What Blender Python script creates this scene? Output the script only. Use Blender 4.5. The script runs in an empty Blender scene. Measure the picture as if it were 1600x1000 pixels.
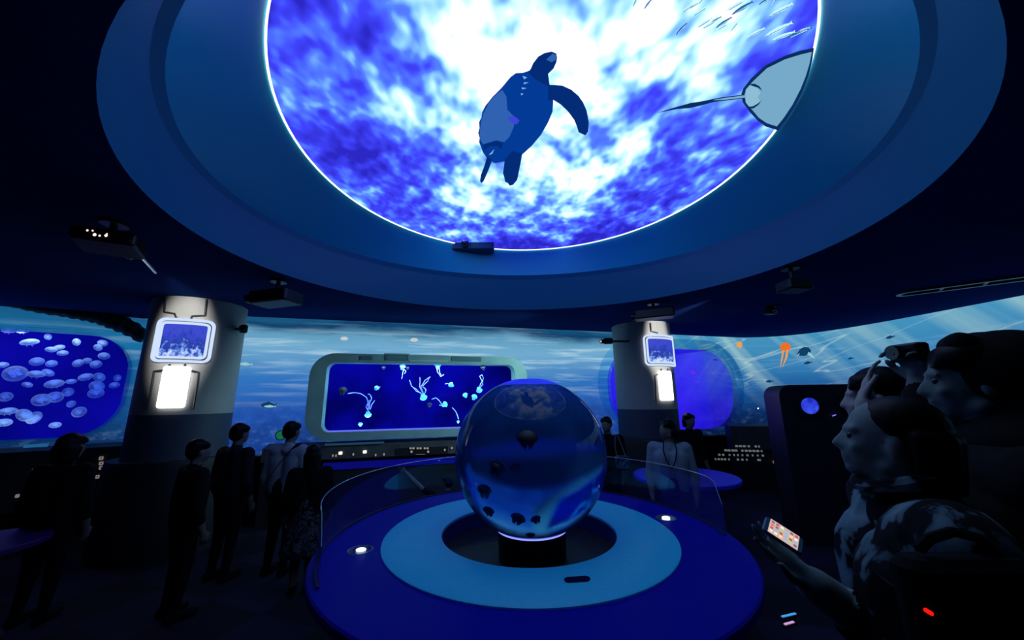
import bpy, bmesh, math, random
import numpy as np
from mathutils import Vector, Matrix
random.seed(7)
sc = bpy.context.scene
COL = sc.collection

# ------------------------------------------------------------------ camera, world, exposure
F_PX, PITCH, ROLL = 570.0, 0.212, -0.010
CAM = Vector((0.0, 0.0, 1.70))
_c, _s = math.cos(ROLL), math.sin(ROLL)
E_R = Vector((_c, -_s * math.sin(PITCH), _s * math.cos(PITCH)))
E_U = Vector((-_s, -_c * math.sin(PITCH), _c * math.cos(PITCH)))
E_F = Vector((0.0, math.cos(PITCH), math.sin(PITCH)))
cd = bpy.data.cameras.new('camera')
cd.sensor_width = 36.0
cd.lens = F_PX / 1600.0 * 36.0
cd.clip_start = 0.02
cam = bpy.data.objects.new('camera', cd)
COL.objects.link(cam)
cam.matrix_world = Matrix(((E_R.x, E_U.x, -E_F.x, CAM.x), (E_R.y, E_U.y, -E_F.y, CAM.y),
                           (E_R.z, E_U.z, -E_F.z, CAM.z), (0, 0, 0, 1)))
sc.camera = cam
world = bpy.data.worlds.new('world')
sc.world = world
world.use_nodes = True
world.node_tree.nodes['Background'].inputs[0].default_value = (0, 0, 0, 1)
sc.view_settings.view_transform = 'Standard'
sc.view_settings.look = 'None'
sc.view_settings.gamma = 1.0
sc.view_settings.use_curve_mapping = False
sc.view_settings.exposure = 0.0
sc.cycles.sample_clamp_indirect = 3.0
sc.cycles.max_bounces = 10
sc.cycles.transparent_max_bounces = 16


def ray(px, py):
    return E_F + E_R * ((px - 800.0) / F_PX) + E_U * ((500.0 - py) / F_PX)


def at(px, py, Y=None, z=None):
    """point of the place seen at a pixel, at distance Y or height z"""
    d = ray(px, py)
    t = Y / d.y if Y is not None else (z - CAM.z) / d.z
    return CAM + d * t


def L(r, g, b):
    f = lambda v: (v / 255.0) / 12.92 if v / 255.0 <= 0.04045 else ((v / 255.0 + 0.055) / 1.055) ** 2.4
    return (f(r), f(g), f(b), 1.0)


# ------------------------------------------------------------------ materials
MATS = {}


def pm(name, base, rough=0.6, metal=0.0, emit=None, es=0.0, noise=0.0, nscale=30.0, spec=0.5, bump=0.0):
    if name in MATS:
        return MATS[name]
    m = bpy.data.materials.new(name)
    m.use_nodes = True
    nt = m.node_tree
    b = nt.nodes['Principled BSDF']
    b.inputs['Base Color'].default_value = (*base[:3], 1)
    b.inputs['Roughness'].default_value = rough
    b.inputs['Metallic'].default_value = metal
    b.inputs['Specular IOR Level'].default_value = spec
    if emit:
        b.inputs['Emission Color'].default_value = (*emit[:3], 1)
        b.inputs['Emission Strength'].default_value = es
    if noise > 0 or bump > 0:
        tc = nt.nodes.new('ShaderNodeTexCoord')
        n = nt.nodes.new('ShaderNodeTexNoise')
        n.inputs['Scale'].default_value = nscale
        n.inputs['Detail'].default_value = 4
        nt.links.new(tc.outputs['Object'], n.inputs['Vector'])
        if noise > 0:
            r = nt.nodes.new('ShaderNodeValToRGB')
            r.color_ramp.elements[0].position = 0.3
            r.color_ramp.elements[1].position = 0.7
            r.color_ramp.elements[0].color = (*[c * (1 - noise) for c in base[:3]], 1)
            r.color_ramp.elements[1].color = (*[min(1, c * (1 + noise)) for c in base[:3]], 1)
            nt.links.new(n.outputs['Fac'], r.inputs['Fac'])
            nt.links.new(r.outputs['Color'], b.inputs['Base Color'])
        if bump > 0:
            bp = nt.nodes.new('ShaderNodeBump')
            bp.inputs['Strength'].default_value = bump
            nt.links.new(n.outputs['Fac'], bp.inputs['Height'])
            nt.links.new(bp.outputs['Normal'], b.inputs['Normal'])
    MATS[name] = m
    return m


class NB:
    """small node-building helper"""
    def __init__(self, name):
        self.m = bpy.data.materials.new(name)
        self.m.use_nodes = True
        self.nt = self.m.node_tree
        self.nt.nodes.clear()
        self.out = self.nt.nodes.new('ShaderNodeOutputMaterial')
        MATS[name] = self.m

    def n(self, typ, **kw):
        nd = self.nt.nodes.new('ShaderNode' + typ)
        for k, v in kw.items():
            if k.startswith('_'):
                setattr(nd, k[1:], v)
        return nd

    def lk(self, a, b):
        self.nt.links.new(a, b)

    def val(self, sock, v):
        if hasattr(v, 'is_output'):
            self.lk(v, sock)
        else:
            sock.default_value = v

    def math(self, op, a, b=0.0, clamp=False):
        nd = self.n('Math', _operation=op, _use_clamp=clamp)
        self.val(nd.inputs[0], a)
        self.val(nd.inputs[1], b)
        return nd.outputs[0]

    def ramp(self, fac, stops):
        nd = self.n('ValToRGB')
        e = nd.color_ramp.elements
        while len(e) < len(stops):
            e.new(0.5)
        for k, (p, c) in enumerate(stops):
            e[k].position = p
            e[k].color = c if len(c) == 4 else (*c, 1)
        self.lk(fac, nd.inputs[0])
        return nd.outputs[0]

    def noise(self, vec, scale, detail=3, rough=0.5, dist=0.0):
        nd = self.n('TexNoise')
        self.lk(vec, nd.inputs['Vector'])
        nd.inputs['Scale'].default_value = scale
        nd.inputs['Detail'].default_value = detail
        nd.inputs['Roughness'].default_value = rough
        nd.inputs['Distortion'].default_value = dist
        return nd.outputs['Fac']

    def mapping(self, vec, scale=(1, 1, 1), rot=(0, 0, 0), loc=(0, 0, 0)):
        nd = self.n('Mapping')
        self.lk(vec, nd.inputs['Vector'])
        nd.inputs['Scale'].default_value = scale
        nd.inputs['Rotation'].default_value = rot
        nd.inputs['Location'].default_value = loc
        return nd.outputs[0]

    def mix(self, fac, a, b, blend='MIX'):
        nd = self.n('Mix', _data_type='RGBA', _blend_type=blend)
        self.val(nd.inputs[0], fac)
        self.val(nd.inputs[6], a)
        self.val(nd.inputs[7], b)
        return nd.outputs[2]

    def emission(self, col, strength=1.0):
        e = self.n('Emission')
        self.val(e.inputs[0], col)
        self.val(e.inputs[1], strength)
        return e.outputs[0]

    def finish(self, sh):
        self.lk(sh, self.out.inputs[0])
        return self.m


def em(name, col, s=1.0):
    """a lit picture element or lamp of one colour"""
    if name in MATS:
        return MATS[name]
    b = NB(name)
    return b.finish(b.emission(col, s))


def clear_mat(name, tint=(1, 1, 1, 1), gloss=0.06, ior=1.45):
    b = NB(name)
    t = b.n('BsdfTransparent')
    t.inputs[0].default_value = tint
    g = b.n('BsdfGlossy')
    g.inputs['Roughness'].default_value = 0.03
    fr = b.n('Fresnel')
    fr.inputs[0].default_value = ior
    mx = b.n('MixShader')
    b.lk(b.math('MULTIPLY', fr.outputs[0], 0.5), mx.inputs[0])
    b.lk(t.outputs[0], mx.inputs[1])
    b.lk(g.outputs[0], mx.inputs[2])
    return b.finish(mx.outputs[0])


# ------------------------------------------------------------------ mesh helpers
ORG = {}


class MB:
    def __init__(self):
        self.v, self.f = [], []

    def add(self, vs, fs):
        k = len(self.v)
        self.v += [Vector(p) for p in vs]
        self.f += [tuple(i + k for i in q) for q in fs]
        return self

    def box(self, c, size, rot=None):
        x, y, z = [s / 2 for s in size]
        vs = [Vector((sx * x, sy * y, sz * z)) for sz in (-1, 1) for sy in (-1, 1) for sx in (-1, 1)]
        if rot is not None:
            vs = [rot @ p for p in vs]
        vs = [p + Vector(c) for p in vs]
        return self.add(vs, [(0, 2, 3, 1), (4, 5, 7, 6), (0, 1, 5, 4), (2, 6, 7, 3), (0, 4, 6, 2), (1, 3, 7, 5)])

    def rbox(self, c, size, rot=None, r=0.01, seg=3):
        """box with rounded vertical-plan corners and chamfered top and bottom"""
        x, y, z = [s / 2 for s in size]
        r = min(r, x * .9, y * .9)
        def loop(ins, zz):
            o = []
            for cx, cy, a0 in ((x - r, y - r, 0), (-x + r, y - r, 90), (-x + r, -y + r, 180), (x - r, -y + r, 270)):
                for k in range(seg + 1):
                    a = math.radians(a0 + 90 * k / seg)
                    o.append(Vector((cx + (r - ins) * math.cos(a), cy + (r - ins) * math.sin(a), zz)))
            return o
        ch = min(r * .5, z * .5)
        loops = [loop(ch, -z), loop(0, -z + ch), loop(0, z - ch), loop(ch, z)]
        n = len(loops[0])
        vs = [p for l in loops for p in l]
        if rot is not None:
            vs = [rot @ p for p in vs]
        vs = [p + Vector(c) for p in vs]
        fs = [tuple(reversed(range(n))), tuple(range(3 * n, 4 * n))]
        for k in range(3):
            for i in range(n):
                j = (i + 1) % n
                fs.append((k * n + i, k * n + j, (k + 1) * n + j, (k + 1) * n + i))
        return self.add(vs, fs)

    def tube(self, pts, r, n=8, caps=True):
        pts = [Vector(p) for p in pts]
        rs = r if isinstance(r, (list, tuple)) else [r] * len(pts)
        vs, fs = [], []
        up = None
        for i, p in enumerate(pts):
            t = (pts[min(i + 1, len(pts) - 1)] - pts[max(i - 1, 0)])
            t = t.normalized() if t.length > 1e-9 else Vector((0, 0, 1))
            if up is None:
                up = t.orthogonal().normalized()
            up = (up - t * up.dot(t))
            up = up.normalized() if up.length > 1e-6 else t.orthogonal().normalized()
            b = t.cross(up)
            for k in range(n):
                a = 2 * math.pi * k / n
                vs.append(p + (up * math.cos(a) + b * math.sin(a)) * rs[i])
        for i in range(len(pts) - 1):
            for k in range(n):
                j = (k + 1) % n
                fs.append((i * n + k, i * n + j, (i + 1) * n + j, (i + 1) * n + k))
        if caps:
            fs.append(tuple(reversed(range(n))))
            fs.append(tuple(range((len(pts) - 1) * n, len(pts) * n)))
        return self.add(vs, fs)

    def lathe(self, prof, c=(0, 0, 0), n=32, sx=1.0, sy=1.0, rot=None, closed=False):
        vs, fs = [], []
        for r, z in prof:
            for k in range(n):
                a = 2 * math.pi * k / n
                p = Vector((r * math.cos(a) * sx, r * math.sin(a) * sy, z))
                if rot is not None:
                    p = rot @ p
                vs.append(p + Vector(c))
        m = len(prof)
        for i in range(m if closed else m - 1):
            i2 = (i + 1) % m
            for k in range(n):
                j = (k + 1) % n
                fs.append((i * n + k, i * n + j, i2 * n + j, i2 * n + k))
        return self.add(vs, fs)

    def ball(self, c, r, rot=None, nu=16, nv=10):
        r = (r, r, r) if isinstance(r, (int, float)) else r
        vs, fs = [], []
        for i in range(nv + 1):
            ph = math.pi * i / nv
            for k in range(nu):
                a = 2 * math.pi * k / nu
                p = Vector((r[0] * math.sin(ph) * math.cos(a), r[1] * math.sin(ph) * math.sin(a), r[2] * math.cos(ph)))
                if rot is not None:
                    p = rot @ p
                vs.append(p + Vector(c))
        for i in range(nv):
            for k in range(nu):
                j = (k + 1) % nu
                fs.append((i * nu + k, (i + 1) * nu + k, (i + 1) * nu + j, i * nu + j))
        return self.add(vs, fs)

    def capsule(self, a, b, ra, rb, n=14):
        a, b = Vector(a), Vector(b)
        d = (b - a).normalized() if (b - a).length > 1e-6 else Vector((0, 0, 1))
        pts, rs = [], []
        for k in range(5):
            t = math.pi / 2 * (1 - k / 4)
            pts.append(a - d * ra * math.sin(t)); rs.append(max(ra * math.cos(t), 1e-4))
        for k in range(5):
            t = math.pi / 2 * (k / 4)
            pts.append(b + d * rb * math.sin(t)); rs.append(max(rb * math.cos(t), 1e-4))
        return self.tube(pts, rs, n)

    def plate(self, poly, thick):
        """polygon of 3D points given a thickness vector"""
        n = len(poly)
        t = Vector(thick)
        vs = [Vector(p) for p in poly] + [Vector(p) + t for p in poly]
        fs = [tuple(range(n)), tuple(reversed(range(n, 2 * n)))]
        for i in range(n):
            j = (i + 1) % n
            fs.append((i, i + n, j + n, j))
        return self.add(vs, fs)

    def ringplate(self, outer, inner, thick):
        n = len(outer)
        t = Vector(thick)
        vs = [Vector(p) for p in outer] + [Vector(p) for p in inner]
        vs += [p + t for p in vs]
        fs = []
        for i in range(n):
            j = (i + 1) % n
            fs += [(i, j, n + j, n + i), (2 * n + i, 3 * n + i, 3 * n + j, 2 * n + j),
                   (i, 2 * n + i, 2 * n + j, j), (n + i, n + j, 3 * n + j, 3 * n + i)]
        return self.add(vs, fs)

    def build(self, name, mat, parent=None, smooth=False, loc=None):
        o0 = ORG.get(parent.name, Vector((0, 0, 0))) if parent else (Vector(loc) if loc is not None else Vector((0, 0, 0)))
        me = bpy.data.meshes.new(name)
        bm = bmesh.new()
        bv = [bm.verts.new(p - o0) for p in self.v]
        for q in self.f:
            try:
                bm.faces.new([bv[i] for i in q])
            except ValueError:
                pass
        bmesh.ops.remove_doubles(bm, verts=bm.verts, dist=1e-6)
        bmesh.ops.triangulate(bm, faces=[f for f in bm.faces if len(f.verts) > 4])
        bmesh.ops.recalc_face_normals(bm, faces=bm.faces)
        bm.to_mesh(me)
        bm.free()
        if smooth:
            me.polygons.foreach_set('use_smooth', [True] * len(me.polygons))
            me.set_sharp_from_angle(angle=math.radians(40))
        me.materials.append(mat)
        o = bpy.data.objects.new(name, me)
        COL.objects.link(o)
        if parent:
            o.parent = parent
        else:
            o.location = o0
        ORG[o.name] = o0
        return o


def tag(o, label=None, cat=None, group=None, kind=None):
    if label: o['label'] = label
    if cat: o['category'] = cat
    if group: o['group'] = group
    if kind: o['kind'] = kind
    return o


def thing(name, label, cat, loc, group=None):
    o = bpy.data.objects.new(name, None)
    o.empty_display_size = 0.1
    COL.objects.link(o)
    o.location = loc
    ORG[o.name] = Vector(loc)
    return tag(o, label, cat, group)


def rotz(a):
    return Matrix.Rotation(a, 3, 'Z')


def frame_rot(fwd, up=Vector((0, 0, 1))):
    """matrix with -Y... columns: x = right, y = fwd, z = up"""
    f = Vector(fwd).normalized()
    r = f.cross(Vector(up)).normalized()
    u = r.cross(f)
    return Matrix(((r.x, f.x, u.x), (r.y, f.y, u.y), (r.z, f.z, u.z)))


# ------------------------------------------------------------------ shared colours
M_black = pm('black_plastic', (0.006, 0.006, 0.008), 0.45)
M_soot = pm('soot_paint', (0.008, 0.009, 0.014), 0.6)
M_white_line = em('white_light', (0.95, 0.98, 1.0, 1), 1.6)
M_metal = pm('grey_metal', (0.35, 0.36, 0.38), 0.3, 0.9)
M_darkmetal = pm('dark_metal', (0.05, 0.05, 0.055), 0.35, 0.8)
M_lens = pm('lens_glass', (0.02, 0.02, 0.03), 0.05)
M_clear = clear_mat('clear_acrylic', (0.93, 0.96, 1.0, 1))

ZC = 3.0            # ceiling
TC = Vector((0.11, 3.07, 0))   # table centre


# ------------------------------------------------------------------ mural materials (projected pictures on the walls)
def mural(name, stops, streak=0.5, lines=False, coral=0.5, zoff=0.0):
    b = NB(name)
    uv = b.n('UVMap').outputs[0]
    sep = b.n('SeparateXYZ')
    b.lk(uv, sep.inputs[0])
    v = b.math('DIVIDE', b.math('SUBTRACT', sep.outputs[1], 0.9), 2.1)
    wob = b.noise(b.mapping(uv, (0.5, 1.5, 1)), 1.3, 4, 0.55)
    vv = b.math('ADD', v, b.math('MULTIPLY', b.math('SUBTRACT', wob, 0.5), 0.22))
    col = b.ramp(vv, stops)
    # long horizontal light streaks near the surface
    s1 = b.noise(b.mapping(uv, (0.45, 7.0, 1), loc=(3.1, 0, 0)), 1.6, 4, 0.55, 0.2)
    sm = b.ramp(s1, [(0.50, (0, 0, 0)), (0.68, (1, 1, 1))])
    top = b.ramp(v, [(0.30, (0, 0, 0)), (0.62, (.7, .7, .7)), (0.82, (1, 1, 1)), (0.93, (.15, .15, .15))])
    col = b.mix(b.math('MULTIPLY', b.math('MULTIPLY', sm, top), streak), col, L(186, 218, 235))
    # mottled reef at the bottom
    c1 = b.noise(b.mapping(uv, (1, 1.4, 1)), 5.5, 6, 0.65)
    cm = b.ramp(c1, [(0.50, (0, 0, 0)), (0.70, (1, 1, 1))])
    low = b.ramp(v, [(0.02, (1, 1, 1)), (0.45, (0, 0, 0))])
    col = b.mix(b.math('MULTIPLY', b.math('MULTIPLY', cm, low), coral), col, L(95, 135, 190))
    d1 = b.noise(b.mapping(uv, (0.8, 1.0, 1), loc=(9, 2, 0)), 2.4, 5, 0.6)
    dm = b.ramp(d1, [(0.42, (0, 0, 0)), (0.66, (1, 1, 1))])
    col = b.mix(b.math('MULTIPLY', b.math('MULTIPLY', dm, low), 0.75), col, L(6, 22, 62))
    if lines:
        # slanting sun shafts
        w = b.noise(b.mapping(b.mapping(uv, rot=(0, 0, math.radians(-42))), (1.0, 0.07, 1)), 1.5, 3, 0.5)
        wm = b.ramp(w, [(0.46, (0, 0, 0)), (0.68, (1, 1, 1))])
        hi = b.ramp(v, [(0.20, (0, 0, 0)), (0.75, (1, 1, 1))])
        col = b.mix(b.math('MULTIPLY', b.math('MULTIPLY', wm, hi), 0.8), col, L(165, 205, 205))
        g = b.noise(b.mapping(b.mapping(uv, rot=(0, 0, math.radians(-14))), (0.22, 1.9, 1)), 1.7, 2, 0.4, 0.3)
        gm = b.ramp(g, [(0.488, (0, 0, 0)), (0.5, (1, 1, 1)), (0.512, (0, 0, 0))])
        hi2 = b.ramp(v, [(0.42, (0, 0, 0)), (0.6, (1, 1, 1))])
        col = b.mix(b.math('MULTIPLY', b.math('MULTIPLY', gm, hi2), 0.42), col, L(200, 225, 215))
    # the picture ends where the projection ends, above the consoles
    edge = b.ramp(v, [(0.0, (0, 0, 0)), (0.02, (1, 1, 1))])
    return b.finish(b.emission(col, edge))


M_mur_left = mural('mural_left_wall', [(0.0, L(8, 34, 78)), (0.25, L(18, 70, 128)), (0.55, L(22, 92, 150)), (0.85, L(26, 112, 164)), (1.0, L(20, 84, 128))], 0.25, False, 0.7)
M_mur_back = mural('mural_back_wall', [(0.0, L(18, 52, 128)), (0.28, L(34, 84, 178)), (0.55, L(52, 118, 190)), (0.78, L(112, 170, 206)), (0.88, L(96, 156, 190)), (0.965, L(14, 62, 104)), (1.0, L(24, 84, 124))], 0.75, False, 0.55)
M_mur_right = mural('mural_right_wall', [(0.0, L(6, 26, 66)), (0.22, L(10, 44, 98)), (0.42, L(22, 84, 150)), (0.7, L(52, 126, 180)), (1.0, L(66, 146, 188))], 0.12, True, 0.35)
M_wall_dark = pm('dark_wall_paint', (0.012, 0.016, 0.03), 0.7)

# ------------------------------------------------------------------ room shell
A_, B_, C_, E_ = Vector((-9.0, 3.29)), Vector((-5.85, 5.65)), Vector((-4.75, 5.41)), Vector((5.2, 8.19))
E2_ = C_.lerp(E_, 0.72)
RIGHT = [Vector(p) for p in ((E2_.x, E2_.y), (4.6, C_.y + (4.6 - C_.x) * (E_.y - C_.y) / (E_.x - C_.x)), (5.2, 8.19), (5.75, 8.15), (6.2, 7.9), (6.55, 7.4), (6.75, 6.7), (6.85, 5.9), (6.92, 5.0), (6.98, 4.2), (7.1, 2.6), (7.0, 0.0))]
REAR = [Vector(p) for p in ((7.0, 0.0), (5.5, -2.6), (0.0, -3.4), (-6.5, -2.4), (-9.2, 0.4), (-9.0, 3.29))]


def wall_strip(name, path, z0, z1, mat, parent=None, thick=0.08):
    # curved wall with thickness outward and metric UVs
    me = bpy.data.meshes.new(name)
    n = len(path)
    vs, fs, uvs = [], [], []
    acc = [0.0]
    for i in range(1, n):
        acc.append(acc[-1] + (path[i] - path[i - 1]).length)
    nrm = []
    for i in range(n):
        t = (path[min(i + 1, n - 1)] - path[max(i - 1, 0)]).normalized()
        nrm.append(Vector((-t.y, t.x)))
    ctr = Vector((0, 3))
    for i in range(n):
        if (path[i] - ctr).dot(nrm[i]) < 0:
            nrm[i] = -nrm[i]
        o = path[i] + nrm[i] * thick
        vs += [(path[i].x, path[i].y, z0), (path[i].x, path[i].y, z1), (o.x, o.y, z0), (o.x, o.y, z1)]
    for i in range(n - 1):
        a, b = 4 * i, 4 * (i + 1)
        for q in ((a, b, b + 1, a + 1), (a + 2, a + 3, b + 3, b + 2), (a + 1, b + 1, b + 3, a + 3), (a, a + 2, b + 2, b)):
            fs.append(q)
    fs += [(0, 1, 3, 2), (4 * n - 4, 4 * n - 2, 4 * n - 1, 4 * n - 3)]
    me.from_pydata(vs, [], fs)
    ul = me.uv_layers.new(name='UVMap')
    for lp in me.loops:
        i = lp.vertex_index // 4
        ul.data[lp.index].uv = (acc[i], vs[lp.vertex_index][2])
    me.materials.append(mat)
    o = bpy.data.objects.new(name, me)
    COL.objects.link(o)
    ORG[o.name] = Vector((0, 0, 0))
    if parent:
        o.parent = parent
    else:
        o['kind'] = 'structure'
    return o


def sub2(path, k=6):
    out = []
    for a, b in zip(path[:-1], path[1:]):
        for i in range(k):
            out.append(a.lerp(b, i / k))
    return out + [path[-1]]


def smooth_path(path, it=2):
    for _ in range(it):
        q = [path[0]]
        for a, b in zip(path[:-1], path[1:]):
            q += [a.lerp(b, .25), a.lerp(b, .75)]
        path = q + [path[-1]]
    return path


RIGHT = smooth_path(RIGHT)
wall_left = wall_strip('wall_left', [A_, B_, C_], 0, ZC, M_mur_left)
wall_back = wall_strip('wall_back', [C_, E2_], 0, ZC, M_mur_back)
wall_right = wall_strip('wall_right', RIGHT, 0, ZC, M_mur_right)
wall_rear = wall_strip('wall_rear', REAR, 0, ZC, M_wall_dark)

# floor: dark carpet squares
b = NB('dark_carpet')
tc = b.n('TexCoord').outputs['Object']
ck = b.n('TexChecker')
b.lk(b.mapping(tc, rot=(0, 0, 0.35)), ck.inputs[0])
ck.inputs['Scale'].default_value = 1.6
ck.inputs['Color1'].default_value = (0.010, 0.009, 0.020, 1)
ck.inputs['Color2'].default_value = (0.022, 0.020, 0.050, 1)
pn = b.noise(tc, 120, 2)
pr = b.n('BsdfPrincipled')
b.lk(b.mix(b.math('MULTIPLY', pn, 0.6), ck.outputs[0], (0.006, 0.006, 0.012, 1)), pr.inputs['Base Color'])
pr.inputs['Roughness'].default_value = 0.8
pr.inputs['Specular IOR Level'].default_value = 0.2
M_floor = b.finish(pr.outputs[0])
outline = [A_, B_, C_] + RIGHT + REAR[1:-1]
mb = MB()
mb.plate([Vector((p.x, p.y, 0)) for p in outline], (0, 0, -0.1))
tag(mb.build('floor', M_floor), kind='structure')

# ceiling with the oval coffer
M_ceil = pm('ceiling_paint', (0.012, 0.035, 0.16), 0.9, noise=0.12, nscale=1.5, spec=0.0)
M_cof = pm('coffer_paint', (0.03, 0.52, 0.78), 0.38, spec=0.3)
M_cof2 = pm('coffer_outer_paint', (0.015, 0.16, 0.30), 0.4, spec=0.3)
NEL = 128


def ellipse(c, a, b_, z, n=NEL):
    return [Vector((c[0] + a * math.cos(2 * math.pi * k / n), c[1] + b_ * math.sin(2 * math.pi * k / n), z)) for k in range(n)]


SCR_C, SCR_A, SCR_B, SCR_Z = (0.20, 3.04), 2.077, 2.133, 3.90
rim_e = ellipse(SCR_C, SCR_A, SCR_B, SCR_Z)
b1_e = ellipse((0.179, 3.017), 2.646, 2.176, 3.50)
b1b_e = ellipse((0.174, 2.99), 2.66, 2.23, 3.44)
b2_e = ellipse((0.169, 2.953), 2.68, 2.369, ZC)


def hit_outline(c, d):
    best = None
    pts = outline + [outline[0]]
    for p, q in zip(pts[:-1], pts[1:]):
        e = q - p
        den = d.x * e.y - d.y * e.x
        if abs(den) < 1e-9:
            continue
        w = p - c
        t = (w.x * e.y - w.y * e.x) / den
        u = (w.x * d.y - w.y * d.x) / den
        if t > 0 and -1e-6 <= u <= 1 + 1e-6 and (best is None or t > best):
            best = t
    return best


ceil_outer = []
for p in b2_e:
    c2 = Vector((0.169, 2.953))
    d = (Vector((p.x, p.y)) - c2)
    t = hit_outline(c2, d)
    q = c2 + d * (t * 1.01)
    ceil_outer.append(Vector((q.x, q.y, ZC)))
mb = MB()
mb.ringplate(ceil_outer, b2_e, (0, 0, 0.06))
ceiling = tag(mb.build('ceiling', M_ceil), kind='structure')


def loft(loops):
    mb = MB()
    n = len(loops[0])
    vs = [p for l in loops for p in l]
    fs = []
    for k in range(len(loops) - 1):
        for i in range(n):
            j = (i + 1) % n
            fs.append((k * n + i, k * n + j, (k + 1) * n + j, (k + 1) * n + i))
    return mb.add(vs, fs)


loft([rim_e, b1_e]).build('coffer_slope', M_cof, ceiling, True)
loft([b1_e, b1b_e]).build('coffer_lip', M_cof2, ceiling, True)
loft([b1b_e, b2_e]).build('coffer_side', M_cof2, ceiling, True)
up_e = [p + Vector((0, 0, 0.25)) for p in rim_e]
loft([rim_e, up_e]).build('coffer_neck', M_soot, ceiling, True)
mb = MB(); mb.plate(up_e, (0, 0, 0.05)); mb.build('coffer_lid', M_soot, ceiling)

# ------------------------------------------------------------------ oval ceiling screen
scr = thing('ceiling_screen', 'huge round glowing ceiling screen showing a sea turtle from below', 'screen', (SCR_C[0], SCR_C[1], SCR_Z))
b = NB('underwater_surface_picture')
tc = b.n('TexCoord').outputs['Object']
hot = at(835, 205, z=SCR_Z)
warp = b.n('TexNoise')
b.lk(tc, warp.inputs['Vector'])
warp.inputs['Scale'].default_value = 1.2
wv = b.n('VectorMath', _operation='SCALE')
b.lk(warp.outputs['Color'], wv.inputs[0]); wv.inputs['Scale'].default_value = 0.35
va = b.n('VectorMath', _operation='ADD')
b.lk(tc, va.inputs[0]); b.lk(wv.outputs[0], va.inputs[1])
p2 = b.mapping(va.outputs[0], (1.0, 0.75, 1), rot=(0, 0, 0.6))
n1 = b.noise(p2, 1.2, 2, 0.45, 0.3)
n2 = b.noise(p2, 4.2, 2, 0.5, 0.2)
n3 = b.noise(b.mapping(tc, (1.0, 0.7, 1), rot=(0, 0, 0.5)), 9.0, 1, 0.5, 0.0)
off = b.mapping(tc, loc=(-(hot.x - SCR_C[0]), -(hot.y - SCR_C[1]), 0))
ln = b.n('VectorMath', _operation='LENGTH')
b.lk(off, ln.inputs[0])
g = b.math('SUBTRACT', 1.0, b.math('MULTIPLY', ln.outputs['Value'], 0.40))
val = b.math('ADD', b.math('MULTIPLY', g, 0.52), b.math('MULTIPLY', b.math('SUBTRACT', n1, 0.5), 1.1))
val = b.math('ADD', val, b.math('MULTIPLY', b.math('SUBTRACT', n2, 0.5), 0.85))
val = b.math('ADD', val, b.math('MULTIPLY', b.math('SUBTRACT', n3, 0.5), 0.42))
val = b.math('ADD', val, 0.25)
col = b.ramp(val, [(0.12, L(38, 34, 176)), (0.30, L(56, 60, 226)), (0.44, L(76, 116, 248)), (0.55, L(128, 190, 255)), (0.66, L(190, 238, 255)), (0.78, L(255, 255, 255))])
st = b.ramp(val, [(0.4, (1, 1, 1)), (0.85, (1, 1, 1))])
M_screen = b.finish(b.emission(col, 1.3))
mb = MB(); mb.plate(rim_e, (0, 0, 0.02)); mb.build('display_surface', M_screen, scr)
mb = MB()
ri = ellipse(SCR_C, SCR_A, SCR_B, SCR_Z - 0.012)
mb.ringplate([p.copy() for p in ri], ellipse(SCR_C, SCR_A - 0.013, SCR_B - 0.013, SCR_Z - 0.012), (0, 0, 0.01))
mb.build('rim_light', M_white_line, scr)


def spoly(px, dz):
    return [at(x, y, z=SCR_Z - dz) for x, y in px]


def zp(pts, ox, oy, s):
    return [(ox + x / s, oy + y / s) for x, y in pts]


M_turt = em('turtle_navy', L(4, 44, 118), 1.0)
M_turt2 = em('turtle_blue', L(3, 58, 150), 1.0)
M_patch = em('turtle_belly_blue', L(48, 98, 178), 1.0)
T8 = (680, 40, 3.571)
turt = MB().plate(spoly(zp([(530, 252), (620, 275), (640, 335), (658, 412), (658, 430), (655, 480), (630, 540), (590, 610), (540, 670), (485, 720), (440, 742), (390, 757), (330, 768), (312, 752), (285, 735), (265, 705), (256, 680), (245, 650), (248, 628), (240, 600), (247, 575), (245, 540), (258, 515), (262, 485), (280, 450), (320, 400), (370, 350), (420, 290), (450, 268), (490, 266)], *T8), 0.02), (0, 0, 0.004)).build('sea_turtle_shell', M_turt2, scr)
turt['label'] = 'dark sea turtle seen from below in the middle of the screen'
MB().plate(spoly(zp([(520, 262), (535, 240), (545, 215), (575, 175), (610, 155), (650, 147), (676, 158), (680, 180), (676, 205), (660, 240), (630, 270), (640, 345), (560, 300)], *T8), 0.022), (0, 0, 0.003)).build('head', M_turt, turt)
MB().plate(spoly(zp([(630, 332), (670, 333), (710, 337), (760, 360), (800, 395), (825, 430), (845, 475), (857, 540), (853, 590), (838, 613), (800, 595), (790, 560), (775, 525), (740, 478), (700, 440), (658, 414), (630, 420)], *T8), 0.022), (0, 0, 0.003)).build('front_flipper', M_turt, turt)
MB().plate(spoly(zp([(485, 715), (480, 750), (470, 800), (458, 860), (435, 888), (415, 893), (405, 878), (390, 872), (385, 845), (378, 825), (388, 750), (430, 700)], *T8), 0.022), (0, 0, 0.003)).build('hind_flipper', M_turt, turt)
MB().plate(spoly(zp([(318, 750), (300, 800), (285, 835), (270, 868), (258, 880), (250, 868), (255, 835), (272, 790), (290, 730)], *T8), 0.022), (0, 0, 0.003)).build('hind_flipper', M_turt, turt)
MB().plate(spoly(zp([(375, 360), (398, 400), (402, 470), (432, 500), (440, 560), (415, 620), (385, 650), (340, 640), (268, 662), (252, 640), (248, 600), (255, 540), (270, 490), (300, 430), (340, 385)], *T8), 0.024), (0, 0, 0.002)).build('belly_patch', M_patch, turt)
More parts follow.
